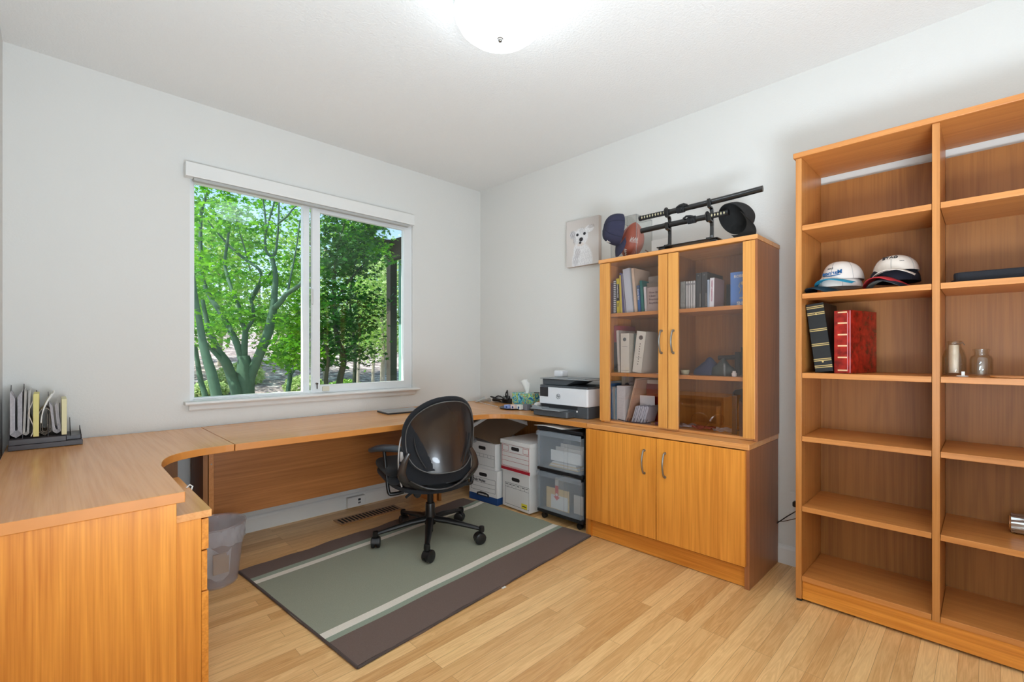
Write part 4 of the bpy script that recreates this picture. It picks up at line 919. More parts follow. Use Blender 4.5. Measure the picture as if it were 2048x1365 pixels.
lp = thing('laptop', 'closed silver laptop lying on the desk under the window', 'laptop', (-1.02, -.245, DZ+.001), R(-6))
build('base', MB().rbox(-.152, .152, -.105, .105, .0, .008, r=.012), mat('laptop_base', (60, 64, 70), .4, .5), lp, local=True, bevel=.001)
build('lid', MB().rbox(-.152, .152, -.105, .105, .0095, .015, r=.012), mat('laptop_silver', (176, 180, 184), .3, .7), lp, local=True, bevel=.002)
def snarl(cx, cy, cz, rx, ry, rz_, n, seed):
    rr = random.Random(seed); P = []; a = rr.random()*6
    for k in range(n):
        a += rr.uniform(.5, 1.1); q = rr.uniform(.35, 1)
        P.append((Vector((cx+rx*q*math.cos(a), cy+ry*q*math.sin(a), cz+rz_*abs(math.sin(k*1.7+seed))*rr.uniform(.1, 1))), 0))
    return [p for p, _ in smooth_path(P, 4)]
c0 = on(1000, 806, DZ)
single_w('cable_bundle', MB().tube(snarl(c0.x, c0.y, DZ+.012, .075, .11, .065, 40, 3), .006, 7), M_black, 'tangled black power cables heaped on the desk corner', 'cable', (c0.x, c0.y, DZ+.006), smooth=True)
single_w('strap_loop', MB().tube([(c0.x+.02, c0.y-.04, DZ+.02), (c0.x+.03, c0.y-.05, DZ+.09), (c0.x+.02, c0.y-.075, DZ+.115), (c0.x+.01, c0.y-.09, DZ+.08), (c0.x, c0.y-.10, DZ+.02)], .006, 8), M_black, 'black strap loop standing up out of the cable heap', 'strap', (c0.x, c0.y, DZ+.02), smooth=True)
single_w('cable_bundle', MB().tube(snarl(c0.x-.01, c0.y+.02, DZ+.018, .085, .12, .065, 12, 9), .0022, 6), M_paper, 'thin white cables lying over the black cable heap', 'cable', (c0.x, c0.y, DZ+.01), smooth=True)
c1_ = on(1018, 807, DZ)
single_w('power_adapter', MB().rbox(c1_.x-.03, c1_.x+.03, c1_.y-.065, c1_.y+.055, DZ+.001, DZ+.045, r=.008), M_black, 'black power adapter brick beside the tissue box', 'power adapter', (c1_.x, c1_.y, DZ+.001), bevel=.004)
single_w('clear_bag', MB().sheet(lambda u, v: (-.10+.07*math.cos(2*PI*u)*(1-.5*v), -.12-.10*v+.03*math.sin(2*PI*u), DZ+.003+.045*v*(1+.3*math.sin(6*PI*u))*abs(math.sin(PI*u))), 18, 8, .001), frosted('film_clear', (220, 226, 226), .6, .2), 'small clear plastic bag in the far corner of the desk', 'plastic bag', (-.1, -.17, DZ+.003), smooth=60)
single_w('phone_cable', MB().tube([(-.03, -.03, DZ+.004), (-.06, -.06, DZ+.006), (-.12, -.11, DZ+.004), (-.16, -.20, DZ+.004), (-.20, -.30, DZ+.004), (-.25, -.45, DZ+.004), (-.28, -.55, DZ+.004)], .0022, 6), M_paper, 'thin white cable running along the desk from the corner', 'cable', (-.15, -.2, DZ+.003), smooth=True)
c2_ = on(1032, 817, DZ)
ty = single_w('desk_tray', MB().lathe([(0, DZ+.001), (.125, DZ+.001), (.14, DZ+.010), (.136, DZ+.011), (.12, DZ+.005), (0, DZ+.005)], 36, (c2_.x, c2_.y, 0)), mat('tray_dark', (40, 44, 60), .3), 'round dark tray holding notepads in front of the tissue box', 'tray', (c2_.x, c2_.y, DZ+.001), smooth=40)
for k, (px, py, c_, lab, sz, h_) in enumerate([(1014, 817, (150, 164, 210), 'blue paper pad at the left of the round desk tray', .035, .028), (1026, 818, (226, 200, 190), 'pink printed note block in the round desk tray', .030, .034), (1038, 819, (222, 222, 214), 'white printed note block at the right in the round tray', .030, .036)]):
    p = on(px, py, DZ+.006)
    single_w('note_pad', MB().rbox(p.x-sz*.5, p.x+sz*.9, p.y-sz, p.y+sz*.5, DZ+.0065, DZ+.006+h_, r=.003).box(p.x-sz*.5-.0005, p.x-sz*.5, p.y-sz*.6, p.y-sz*.1, DZ+.012, DZ+.008+h_*.6, 1), [mat('pad_%d' % k, c_, .8), M_blue], lab, 'note pad', (p.x, p.y, DZ+.0065))
p = on(1053, 821, DZ)
single_w('pen_holder', MB().rbox(p.x-.02, p.x+.03, p.y-.025, p.y+.02, DZ+.001, DZ+.048, r=.004), mat('holder_grey', (120, 120, 126), .5), 'small grey square holder between note blocks and black device', 'holder', (p.x, p.y, DZ+.001), bevel=.002)
p = on(1072, 823, DZ)
sp_ = single_w('desk_device', MB().rbox(p.x-.02, p.x+.06, p.y-.055, p.y+.05, DZ+.001, DZ+.045, r=.012), M_black, 'small black desk device left of the printer', 'device', (p.x, p.y, DZ+.001), bevel=.006)
single('white_puck', MB().lathe([(.030, 0), (.030, .006), (.022, .018), (.010, .023), (0, .024)], 20), M_paper, 'white rounded puck on top of small black device', 'puck', (p.x+.02, p.y, DZ+.046), smooth=60)
single_w('pen', MB().tube([(-.06, -.90, DZ+.128), (-.10, -.80, DZ+.126)], .004, 8), M_black, 'black pen lying on the tissue box rim', 'pen', (-.08, -.85, DZ+.126))

# ------------------------------------------------------------------ file sorter with papers on the left
RK = thing('file_sorter', 'dark stepped file sorter stuffed with papers in the left corner', 'file sorter', (-2.96, -.14, DZ+.001))
M_smoke = mat('smoked_plastic', (58, 52, 54), .3)
Z = DZ+.001
bm_ = MB().box(-3.092, -2.835, -.240, -.035, Z, Z+.024).prism([(-.232, Z+.024), (-.232, Z+.050), (-.215, Z+.055), (-.035, Z+.055), (-.035, Z+.024)], -3.090, -2.895, 'x').box(-2.895, -2.838, -.20, -.035, Z+.024, Z+.046)
build('stepped_base', bm_, M_smoke, RK, bevel=.002)
for x, h_ in ((-3.090, .30), (-3.046, .305), (-3.002, .27), (-2.960, .26), (-2.918, .20), (-2.880, .12), (-2.842, .075)):
    build('divider', MB().prism([(-.225, Z+.05), (-.20, Z+h_*.35), (-.05, Z+h_), (-.038, Z+h_), (-.038, Z+.05)], x, x+.0025, 'x'), M_smoke, RK)
def fold(xc, wd, z1, n, y0=-.222, sag=.0, lean=0):
    """n nested sheets folded at the bottom, edges up"""
    mb = MB()
    for k in range(n):
        r = wd*(1-k/n*.85); P = []
        for j in range(11):
            t = j/10; 
            if t < .4: P.append((xc-r+lean*(1-t/.4)*.02, z1-(z1-Z-.075)*(t/.4)-.004*k))
            elif t <= .6: a = PI*(t-.4)/.2; P.append((xc-r*math.cos(a), Z+.075-r*.8*math.sin(a)*1.0+.002*k))
            else: P.append((xc+r+lean*((t-.6)/.4)*.02, Z+.075+(z1-Z-.075)*((t-.6)/.4)-.003*k))
        mb.sheet(lambda u, v, P=P, k=k: ((lambda i, f: (P[i][0]*(1-f)+P[min(i+1, 10)][0]*f, y0+.003*k+(-.05-y0)*v, P[i][1]*(1-f)+P[min(i+1, 10)][1]*f))(min(int(u*10), 9), u*10-min(int(u*10), 9))), 20, 1, .0012)
    return mb
M_news = mat('newsprint', (214, 208, 210), .85, var=.35, vscale=90)
single_w('folded_newspaper', fold(-3.066, .0185, Z+.275, 9), M_news, 'folded newspapers in the leftmost slot of the file sorter', 'newspaper', (-3.066, -.14, Z+.06), smooth=50)
single_w('paper_bundle', fold(-3.034, .009, Z+.285, 4, lean=.3), mat('mail_white', (222, 216, 210), .8), 'bundle of mail with brown edge right of the newspapers', 'papers', (-3.03, -.14, Z+.06), smooth=50)
single_w('paper_bundle', MB().sheet(lambda u, v: (-3.018+.008*math.sin(8*u), -.225+.17*v, Z+.06+.19*u), 10, 3, .003), M_env, 'crumpled cream envelopes beside the yellow pad in sorter', 'papers', (-3.018, -.14, Z+.06), smooth=50)
single_w('legal_pad', MB().box(-3.010, -2.990, -.235, -.05, Z+.058, Z+.262), mat('pad_yellow', (226, 214, 140), .8), 'thick yellow legal pad standing in the file sorter', 'legal pad', (-3.0, -.14, Z+.058), bevel=.002)
single_w('paper_bundle', fold(-2.970, .020, Z+.165, 3, y0=-.20).sheet(lambda u, v: (-2.970+.020*math.cos(PI*u), -.21+.16*v, Z+.155+.035*math.sin(PI*u)), 14, 1, .002), mat('folder_taupe', (170, 154, 138), .8), 'arched grey folder in the middle slot of the file sorter', 'papers', (-2.97, -.14, Z+.058), smooth=50)
single_w('paper_bundle', MB().sheet(lambda u, v: (-2.985+.045*u*u, -.215+.165*v, Z+.12+.145*u+.01*math.sin(5*v)), 10, 4, .004).sheet(lambda u, v: (-2.982+.035*u*u, -.217+.165*v, Z+.14+.12*u), 10, 3, .003), M_paper, 'curling white papers fanning over the middle of file sorter', 'papers', (-2.97, -.14, Z+.12), smooth=60)
single_w('paper_bundle', fold(-2.928, .013, Z+.215, 5, lean=-.6), M_news, 'grey pamphlets with red and black print in file sorter', 'papers', (-2.928, -.14, Z+.06), smooth=50)
single_w('sticky_mark', MB().box(-2.9385, -2.93, -.226, -.2235, Z+.075, Z+.100), M_red, 'small red print mark on the grey pamphlets', 'label', (-2.935, -.225, Z+.075)) if False else None
single_w('note_pad', MB().box(-2.912, -2.893, -.235, -.05, Z+.026+.03, Z+.232), mat('pad_cream', (226, 218, 176), .8), 'cream note pad at the right end of the file sorter', 'note pad', (-2.9, -.14, Z+.056), bevel=.002)

# ------------------------------------------------------------------ dog picture
def dog_color(u, v):
    """u: 0 left..1 right, v: 0 bottom..1 top"""
    bgc = np.array([204, 196, 190.])
    c = bgc + 8*math.sin(3*u+2*v)
    def blob(cx, cy, rx, ry): return max(0, 1-((u-cx)/rx)**2-((v-cy)/ry)**2)
    n = math.sin(u*91+v*37+3*math.sin(v*31))*math.sin(v*71-u*53+2*math.sin(u*43))
    fur = np.array([222, 220, 220.]) + 14*n
    body = max(blob(.50, .10, .34, .38), blob(.46, .62, .24, .20), blob(.44, .35, .22, .2), blob(.22, .70, .12, .09), blob(.72, .76, .14, .08))
    if body > 0: c = c*(1-min(1, body*4)) + fur*min(1, body*4)
    for cx, cy, rx, ry, col, s in ((.20, .70, .10, .10, (120, 116, 120), .75), (.78, .80, .12, .05, (130, 120, 118), .6), (.26, .58, .05, .12, (140, 136, 138), .6), (.36, .28, .10, .12, (150, 140, 142), .6), (.30, .12, .10, .14, (160, 156, 160), .6), (.50, .76, .10, .08, (180, 176, 176), .6), (.45, .46, .14, .05, (206, 180, 160), .6)):
        b_ = blob(cx, cy, rx, ry)
        if b_ > 0: k = min(1, b_*1.6)*s*(.55+.45*math.sin(u*140+v*60+4*math.sin(v*37+u*11))); c = c*(1-k)+np.array(col)*k
    for cx, cy, r in ((.355, .675, .038), (.575, .675, .040), (.47, .565, .058), (.44, .495, .035)):
        b_ = blob(cx, cy, r*1.15, r*.9 if r < .05 else r*.8)
        if b_ > 0: k = min(1, b_*2.5); c = c*(1-k)+np.array((34, 32, 36.))*k
    return c
def painted(mb_grid, fn, nu, nv): pass
dp = thing('dog_canvas', 'canvas print of a scruffy white dog hung on wall', 'picture', (-.012, -1.242, 2.04))
build('canvas_frame', MB().box(-.038, -.003, -1.400, -1.092, 1.862, 2.222), mat('canvas_edge', (196, 180, 168), .8), dp, bevel=.003)
NU, NV = 110, 128; vs = []; cols = []
for i in range(NU+1):
    for j in range(NV+1):
        u, v = i/NU, j/NV; vs.append((-.0390, -1.0925-.307*u, 1.8625+.359*v)); c = dog_color(u, v); cols.append(lin(tuple(max(0, min(255, x)) for x in c)))
mb = MB().add(vs, [(i*(NV+1)+j, (i+1)*(NV+1)+j, (i+1)*(NV+1)+j+1, i*(NV+1)+j+1) for i in range(NU) for j in range(NV)])
o = build('printed_front', mb, vcol_mat('canvas_print', .75), dp)
ca_ = o.data.color_attributes.new('Col', 'FLOAT_COLOR', 'POINT'); ca_.data.foreach_set('color', np.array(cols, dtype=np.float32).ravel())
# ------------------------------------------------------------------ caps
def cap(name, label, loc, R3, crown, brim, button=None, under=None, h=.112, squash=1.0, cr_=1.0, cat='cap', group=None, curve=.030, strap=False):
    """own coordinates: brim towards +y, crown up +z, opening at z=0"""
    t = thing(name, label, cat, loc, rot=R3.to_euler(), group=group)
    a, b_ = .082*cr_, .098*cr_; hh = h*squash
    def f(u, v):
        th = 2*PI*u; ph = v*PI/2*.999; c = math.cos(ph)**.72; bump_ = 1+.012*math.cos(6*th)*math.sin(2*ph)
        back = 1.0
        return (a*math.cos(th)*c*bump_, b_*math.sin(th)*c*bump_-.006*v, hh*math.sin(ph)**.95 + (.012*max(0, math.sin(th))*math.sin(2*ph)))
    build('crown', MB().sheet(f, 48, 14, .002), crown, t, smooth=70, local=True)
    def g(u, v):
        s = u*2-1; th = PI/2 - s*R(66); x0, y0 = a*math.cos(th), b_*math.sin(th); ext = .070*(1-.55*abs(s)**2.6)
        x = x0*(1+.10*v*(1-abs(s)**4)); y = y0+ext*v; return (x, y, .004-curve*(x/.075)**2+.004*v-.012*v*v)
    br_ = build('brim', MB().sheet(g, 28, 8, .0025, tdir=(0, 0, 1)), brim, t, smooth=60, local=True)
    if under: build('brim_lining', MB().sheet(lambda u, v: (lambda p: (p[0]*.98, p[1]-.001, p[2]-.0028))(g(u, v)), 28, 8, .0006, tdir=(0, 0, 1)), under, br_, smooth=60, local=True)
    if button: build('button', MB().lathe([(0, -.003), (.007, -.003), (.008, .001), (.005, .004), (0, .0045)], 14, (0, -.006, hh)), button, t, smooth=50, local=True)
    sm_ = MB()
    for k in range(6):
        th = PI/2+k*PI/3; pts = [Vector(f((th/(2*PI)) % 1, v/10)) for v in range(10)]; sm_.tube([p*1.004 for p in pts], .0009, 5)
    build('seams', sm_, mat('seam_grey', (150, 148, 146), .8) if crown.name.startswith('cap_white') else M_blackm, t, local=True)
    return t, f
def basis(y, z):
    z = Vector(z).normalized(); y = Vector(y); y = (y-z*y.dot(z)).normalized(); x = y.cross(z); return Matrix((x, y, z)).transposed()
M_cw = mat('cap_white_cotton', (222, 212, 204), .9, bump=.3, bscale=500); M_teal = mat('cap_teal', (20, 132, 164), .8); M_dteal = mat('cap_dark_teal', (12, 44, 58), .8)
M_nv = mat('cap_navy', (44, 44, 66), .9, bump=.3, bscale=500); M_cr = mat('cap_red', (196, 44, 50), .85); M_dn = mat('cap_dark_navy', (20, 22, 36), .9); M_bkc = mat('cap_black', (34, 33, 32), .9, bump=.3, bscale=500)
def cap_text(t, f, items, m, h=.05, size=.02, name='lettering'):
    for (s, th_deg, v, size, m_) in items:
        th = R(th_deg); p = Vector(f(th/(2*PI), v)); p2 = Vector(f((th+.02)/(2*PI), v)); p3 = Vector(f(th/(2*PI), v+.03))
        ex_ = (p-p2).normalized(); ey_ = (p3-p).normalized(); nn = ex_.cross(ey_).normalized()
        M = Matrix((ex_, (nn.cross(ex_)), nn)).transposed().to_4x4(); M.translation = p+nn*.002
        build(name, text_mb(s, size, align='CENTER', bold=.0005, depth=.002).xf(M), m_, t, local=True)
# left stack on the bookcase
SH = 1.475
t, f = cap('baseball_cap', 'pale cap with dark teal brim, lower of the left cap stack', (-.240, -2.940, SH+.030), basis((-1, .75, -.14), (0, 0, 1)), M_cw, M_dteal, under=M_dn, squash=.55, curve=.034)
t, f = cap('baseball_cap', 'white cap with bright teal brim on top of the left cap stack', (-.225, -2.950, SH+.062), basis((-1, .30, -.12), (.02, .05, 1)), M_cw, M_teal, button=M_dteal, squash=.80, curve=.022)
cap_text(t, f, [('SAN', 84, .30, .013, M_line), ('Marinos', 92, .14, .026, mat('cap_blue_thread', (16, 92, 148), .7))], None)
build('swoosh', MB().tube([Vector(f(R(a)/(2*PI), .10+.10*((88-a)/45)**2*(1 if a < 88 else .3)))*1.015 for a in range(118, 38, -8)], [.0005, .002, .0026, .0026, .0024, .002, .0018, .0014, .001, .0005], 6), MATS['cap_blue_thread'], t, local=True)
# right stack
t, f = cap('baseball_cap', 'dark navy cap at the bottom of the right cap stack', (-.225, -3.150, SH+.036), basis((-1, .25, -.05), (0, 0, 1)), M_dn, M_dn, under=mat('cap_grey_lining', (120, 124, 120), .8), squash=.52, curve=.036, cr_=1.05)
t, f = cap('baseball_cap', 'red-brimmed cap in the middle of the right cap stack', (-.215, -3.145, SH+.052), basis((-1, .32, -.12), (0, 0, 1)), M_dn, M_cr, squash=.50, curve=.040, cr_=1.06)
t, f = cap('baseball_cap', 'cream cap with dark letters on top of the right cap stack', (-.225, -3.150, SH+.080), basis((-1, .05, -.05), (0, .05, 1)), mat('cap_white_cream', (220, 208, 196), .9, bump=.3, bscale=500), MATS['cap_white_cream'], squash=.62, curve=.026, cr_=1.0)
cap_text(t, f, [('GATE', 86, .42, .022, M_line), ('~~', 118, .25, .014, M_line)], None)
# folded black cloth with orange edge
single_w('folded_cloth', MB().rbox(-.345, -.14, -3.72, -3.345, SH+.001, SH+.042, r=.02).rbox(-.33, -.13, -3.70, -3.335, SH+.001, SH+.014, r=.02), mat('cloth_dark', (30, 32, 38), .9, bump=.5, bscale=300), 'folded dark grey cloth lying on the right bookcase bay', 'cloth', (-.25, -3.5, SH+.001), bevel=.006)
single_w('folded_cloth', MB().rbox(-.352, -.34, -3.72, -3.545, SH+.001, SH+.038, r=.004, axis='x'), mat('cloth_orange', (226, 112, 60), .8), 'orange cloth edge beside the folded dark cloth', 'cloth', (-.345, -3.6, SH+.001))

# ------------------------------------------------------------------ books
def book(label, loc, th, h, d, color, lean=0, name='book', cat='book', bands=None, pages=True, rough=.5, group=None, spine_round=.0, bm_=None, var=.04, yaw=0):
    """spine looks to -x; thickness runs to -y; origin at the bottom left of the spine. lean>0 tips the top to the left"""
    key = 'cover_%d_%d_%d' % tuple(color); m_ = bm_ or mat(key, color, rough, var=var, vscale=30)
    x, y, z = loc
    if lean < 0: z += th*math.sin(-lean)
    c = .0022 if th > .012 else .001
    mb = MB().box(0, c, -th, 0, 0, h).box(0, d, -c, 0, 0, h).box(0, d, -th, -th+c, 0, h)
    o = build(name, mb, m_, None, bevel=.0006); o.location = (x, y, z+.0005); o.rotation_euler = (-lean, 0, yaw); tag(o, label, cat, group)
    if pages: build('pages', MB().box(c, d-.003, -th+c, -c, .003, h-.003), M_pages, o, local=True)
    for (z0, z1, m2) in (bands or []): build('spine_band', MB().box(-.0006, 0, -th+.001, -.001, z0, z1), m2, o, local=True)
    return o
def spine_text(o, s, size, th, ztop, m_, down=True):
    build('lettering', text_mb(s, size, depth=.0004, bold=.0003).xf(DOWN_NX((-.0014, -th*.5+size*.36, ztop))), m_, o, local=True)
GOLD = mat('gold_foil', (206, 180, 120), .35, .5)
# albums in the bookcase
Zs = 1.096
gb = [(z, z+.004, GOLD) for z in (.020, .028, .052, .060, .125, .133, .196, .204, .275, .283, .306, .314)]
o = book('black photo album with gold bands leaning left in the bookcase', (-.335, -2.824-.012, Zs), .074, .330, .27, (22, 24, 26), lean=-.0, name='photo_album', cat='photo album', bands=gb, rough=.3)
o.rotation_euler = (R(6.0)*-1*-1*0 + R(-0.0), 0, 0); o.location = (-.335, -2.8470, Zs+.0005); o.rotation_euler = (-R(7), 0, 0); o.location.y = -2.8600; 
build('stud', MB().lathe([(0, -.004), (.004, -.003), (.004, 0)], 10, (0, -.037, .278), axis='x').lathe([(0, -.004), (.004, -.003), (.004, 0)], 10, (0, -.037, .048), axis='x'), GOLD, o, local=True)
mr_, tr_, br__ = new_mat('red_marbled_leather'); tc = N(tr_, 'ShaderNodeTexCoord'); nn = N(tr_, 'ShaderNodeTexNoise', i_Scale=28., i_Detail=6.); tr_.links.new(tc.outputs['Object'], nn.inputs['Vector'])
cr = N(tr_, 'ShaderNodeValToRGB'); tr_.links.new(nn.outputs['Fac'], cr.inputs[0]); cr.color_ramp.elements[0].position = .35; cr.color_ramp.elements[0].color = lin((110, 16, 10)); cr.color_ramp.elements[1].position = .7; cr.color_ramp.elements[1].color = lin((196, 40, 28))
tr_.links.new(cr.outputs[0], br__.inputs['Base Color']); br__.inputs['Roughness'].default_value = .2; br__.inputs['Coat Weight'].default_value = .4
o = book('red marbled photo album with gold bands standing in the bookcase', (-.325, -2.934, Zs), .070, .292, .255, (180, 30, 30), name='photo_album', cat='photo album', bm_=mr_, yaw=-R(14))
bb = MB()
for z in (.010, .070, .124, .176, .230, .280): bb.box(-.0008, 0, -.055, -.016, z, z+.0065)
build('gold_bands', bb, mat('pale_gold', (236, 196, 150), .4), o, local=True)
build('clear_jacket_edge', MB().box(-.0015, -.0008, -.069, -.066, .002, .29).box(-.0015, -.0008, -.058, -.056, .01, .28), mat('jacket_pink', (226, 150, 160), .2), o, local=True)
# jars
M_gl = thin_glass('jar_glass', (.95, .97, .96), .06, .8, .02)
j = thing('milk_bottle', 'glass milk bottle holding a rolled cream paper in the bookcase', 'bottle', (-.26, -3.345, Zs))
jp = [(.0, .003), (.036, .003), (.0375, .010), (.0375, .075), (.032, .100), (.022, .120), (.021, .132), (.0245, .134), (.0245, .143), (.022, .145), (.0185, .143), (.018, .122), (.029, .098), (.0345, .075), (.0345, .012), (0, .008)]
build('glass', MB().lathe(jp, 36, (-.26, -3.345, Zs)), M_gl, j, smooth=60)
build('bail_wire', MB().tube([(-.283, -3.345, Zs+.13), (-.285, -3.372, Zs+.138), (-.275, -3.376, Zs+.128)], .0018, 6), M_metal, j)
single_w('paper_roll', MB().lathe([(0, Zs+.012), (.0165, Zs+.012), (.0165, Zs+.128), (.013, Zs+.128), (.013, Zs+.10), (0, Zs+.10)], 20, (-.258, -3.343, 0)), mat('roll_cream', (226, 196, 168), .8, var=.15, vscale=80), 'cream paper roll inside the glass milk bottle', 'paper roll', (-.258, -3.343, Zs+.01), smooth=40)
j = thing('glass_jar', 'empty short glass jar right of the milk bottle', 'jar', (-.24, -3.425, Zs))
jp = [(.0, .003), (.033, .003), (.035, .008), (.035, .070), (.030, .082), (.022, .086), (.022, .100), (.026, .104), (.026, .110), (.022, .112), (.019, .108), (.019, .088), (.028, .080), (.032, .070), (.032, .010), (0, .007)]
build('glass', MB().lathe(jp, 36, (-.24, -3.425, Zs)), M_gl, j, smooth=60)
single('jar_lid', MB().lathe([(0, 0), (.017, 0), (.018, .002), (.018, .0035), (0, .0035)], 20), M_paper, 'small white disc lid lying in front of the glass jar', 'lid', (-.345, -3.372, Zs+.0005))
single('white_tag', MB().box(-.003, .003, -.005, .005, 0, .016), M_paper, 'tiny white tag standing on the disc lid', 'tag', (-.345, -3.374, Zs+.0045))
single('wood_coaster', MB().rbox(-.05, .05, -.06, .05, 0, .006, r=.02), E_, 'flat round-cornered wooden coaster at right of the jar shelf', 'coaster', (-.30, -3.50, Zs+.0005))
fr = thing('foil_roll', 'silver foil-wrapped roll on the shelf at the right picture edge', 'roll', (-.10, -3.60, .458))
ft = MB().tube([(-.16, -3.475, .503), (-.16, -3.72, .503)], .044, 20, caps=False); 
build('foil', MB().sheet(lambda u, v: (-.16+(.037+.003*math.sin(9*u*6.28+v*9))*math.cos(2*PI*u), -3.51-.23*v, .498+(.037+.003*math.sin(9*u*6.28+v*9))*math.sin(2*PI*u)), 40, 10, .002), mat('silver_foil', (200, 204, 204), .25, .8, var=.1), fr, smooth=60)
build('wooden_core', MB().tube([(-.158, -3.505, .498), (-.158, -3.73, .498)], .028, 16), E_, fr)

# hutch: upper left shelf books
Z1 = 1.4465
def yp(px, x=-.30):
    d = ray_dir(px, 600); tt = (x-CAM.x)/d.x; return CAM.y+d.y*tt
XB = -.30
specs = [  # px left at base, thickness, height, lean, colour, label
 (-1.680, .017, .205, .00, (110, 62, 74), 'thin dull red book at the far left of the upper shelf'),
 (-1.6985, .024, .222, .00, (40, 44, 44), 'black spiral-bound book second on the upper shelf'),
 (-1.724, .026, .232, .03, (226, 206, 50), 'yellow and black software manual on the upper shelf'),
 (-1.752, .012, .252, .045, (232, 208, 90), 'thin pale yellow book beside the software manual'),
 (-1.766, .012, .268, .09, (92, 86, 136), 'slim purple folder beside the big pale binder'),
 (-1.7795, .010, .262, .095, (150, 146, 156), 'slim grey folder beside the big pale binder'),
 (-1.791, .056, .290, .10, (206, 212, 216), 'thick pale grey binder leaning left on the upper shelf'),
 (-1.850, .022, .288, .09, (226, 200, 170), 'cream leaning folder right of the pale grey binder'),
 (-1.875, .020, .172, .07, (34, 96, 160), 'blue travel guide leaning left on the upper shelf'),
 (-1.897, .020, .202, .07, (12, 112, 104), 'teal green book leaning beside the travel guide'),
 (-1.919, .020, .160, .055, (226, 216, 210), 'short white-spined book at the right of the teal book')]
OB = {}
for k, (y, th, h_, le, c_, lab) in enumerate(specs):
    OB[k] = book(lab, (XB+.002*k, y, Z1), th*.94, h_, .20 if k != 10 else .15, c_, lean=le)
o = OB[1]; rg = MB()
for k in range(17): rg.box(-.0035, .0008, -.019, -.004, .010+.0125*k, .016+.0125*k)
build('spiral_binding', rg, M_paper, o, local=True)
o = OB[2]; build('spine_band', MB().box(-.0006, 0, -.0225, -.002, .085, .195), M_black, o, local=True)
spine_text(o, 'PowerPoint 2003', .0125, .0245, .192, M_paper); spine_text(o, 'Bible', .012, .0245, .07, M_line)
spine_text(OB[8], 'Costa Rica', .016, .0188, .150, M_paper); build('spine_band', MB().box(-.0005, 0, -.018, -.0008, .15, .168), mat('slate_blue', (60, 84, 104), .6), OB[8], local=True)
o = single_w('book', MB().box(-.305, -.300, -2.058+.02, -1.950, Z1, Z1+.150).box(-.300, -.290, -2.057+.02, -1.951, Z1+.002, Z1+.148, 1), [mat('taupe_cover', (172, 150, 138), .6), M_pages], 'taupe book facing out at the right of the upper left shelf', 'book', (-.30, -1.99, Z1+.0005), bevel=.0006)
mb = MB()
for i, s in enumerate(['How to', 'Clean', 'Practically', 'Anything']): q = text_mb(s, .019, depth=.0004, bold=.0002).xf(FACE_NX((-.3058, -1.962, Z1+.112-.022*i))); mb.add(q.v, q.f)
build('lettering', mb, mat('title_brown', (96, 62, 62), .7), o)
single_w('magazine', MB().box(-.20, -.193, -2.03, -1.90, Z1+.0, Z1+.235), mat('grey_magazine', (160, 146, 132), .7), 'grey brown magazine standing behind the taupe book', 'magazine', (-.2, -1.96, Z1+.0005))
single_w('magazine', MB().box(-.225, -.218, -2.045, -1.90, Z1+.0, Z1+.190), mat('beige_magazine', (150, 132, 116), .7), 'beige booklet between the magazine and the taupe book', 'magazine', (-.22, -1.96, Z1+.0005))
# upper right shelf
o = book('dark grey slipcase volume at left of the upper right shelf', (-.29, -2.160, Z1), .030, .165, .18, (168, 166, 158), lean=0)
build('marbled_spine', MB().box(-.0008, 0, -.029, -.001, .002, .163), mat('marbled_grey', (150, 150, 140), .6, var=.6, vscale=70), o, local=True)
for k in range(4):
    o = book(('first', 'second', 'third', 'fourth')[k]+' of the four matching white paperbacks, counted from the left', (-.29, -2.1925-.0145*k, Z1), .0138, .163, .15, (206, 204, 196), group='white paperback set')
    build('spine_mark', MB().box(-.0005, 0, -.011, -.003, .140, .150), M_shade, o, local=True)
for k in range(2):
    o = book(('left', 'right')[k]+' one of two tall dark grey binders on the upper right shelf', (-.29, -2.2535-.0345*k, Z1), .033, .205, .22, (58, 60, 60))
    build('spine_label', MB().box(-.0006, 0, -.028, -.022, .01, .085).lathe([(0, -.001), (.004, -.001), (.004, 0)], 10, (0, -.014, .19), axis='x'), M_metal, o, local=True)
book('slim pale blue book beside the dark grey binders', (-.30, -2.3235, Z1), .015, .158, .15, (176, 192, 204))
o = book('white book with pink title and mauve cover on upper right shelf', (-.31, -2.340, Z1), .026, .165, .14, (160, 132, 132), lean=-.02)
build('spine_panel', MB().box(-.0008, 0, -.025, -.001, .001, .164), M_paper, o, local=True); spine_text(o, 'HARRIET WASHINGTON', .0105, .026, .150, mat('pink_print', (190, 90, 120), .7))
single_w('bookend', MB().box(-.13, -.11, -2.40, -2.365, Z1, Z1+.145), M_blackm, 'black book end standing behind the mauve book', 'bookend', (-.12, -2.38, Z1+.0005))
o = single_w('book', MB().box(-.262, -.256, -2.572, -2.437, Z1, Z1+.190).box(-.256, -.246, -2.571, -2.438, Z1+.002, Z1+.188, 1), [mat('blue_cover', (92, 138, 202), .4), M_pages], 'blue book facing out with white lettering and drawn figure', 'book', (-.26, -2.5, Z1+.0005), bevel=.0006)
q = text_mb('ROBERT', .021, depth=.0006, bold=.0008).xf(FACE_NX((-.2632, -2.456, Z1+.158)) @ Matrix.Rotation(R(2), 4, 'Z')); build('lettering', q, M_paper, o)
q = text_mb('SHOW', .025, depth=.0006, bold=.0012).xf(FACE_NX((-.2632, -2.472, Z1+.008))); build('lettering', q, M_paper, o)
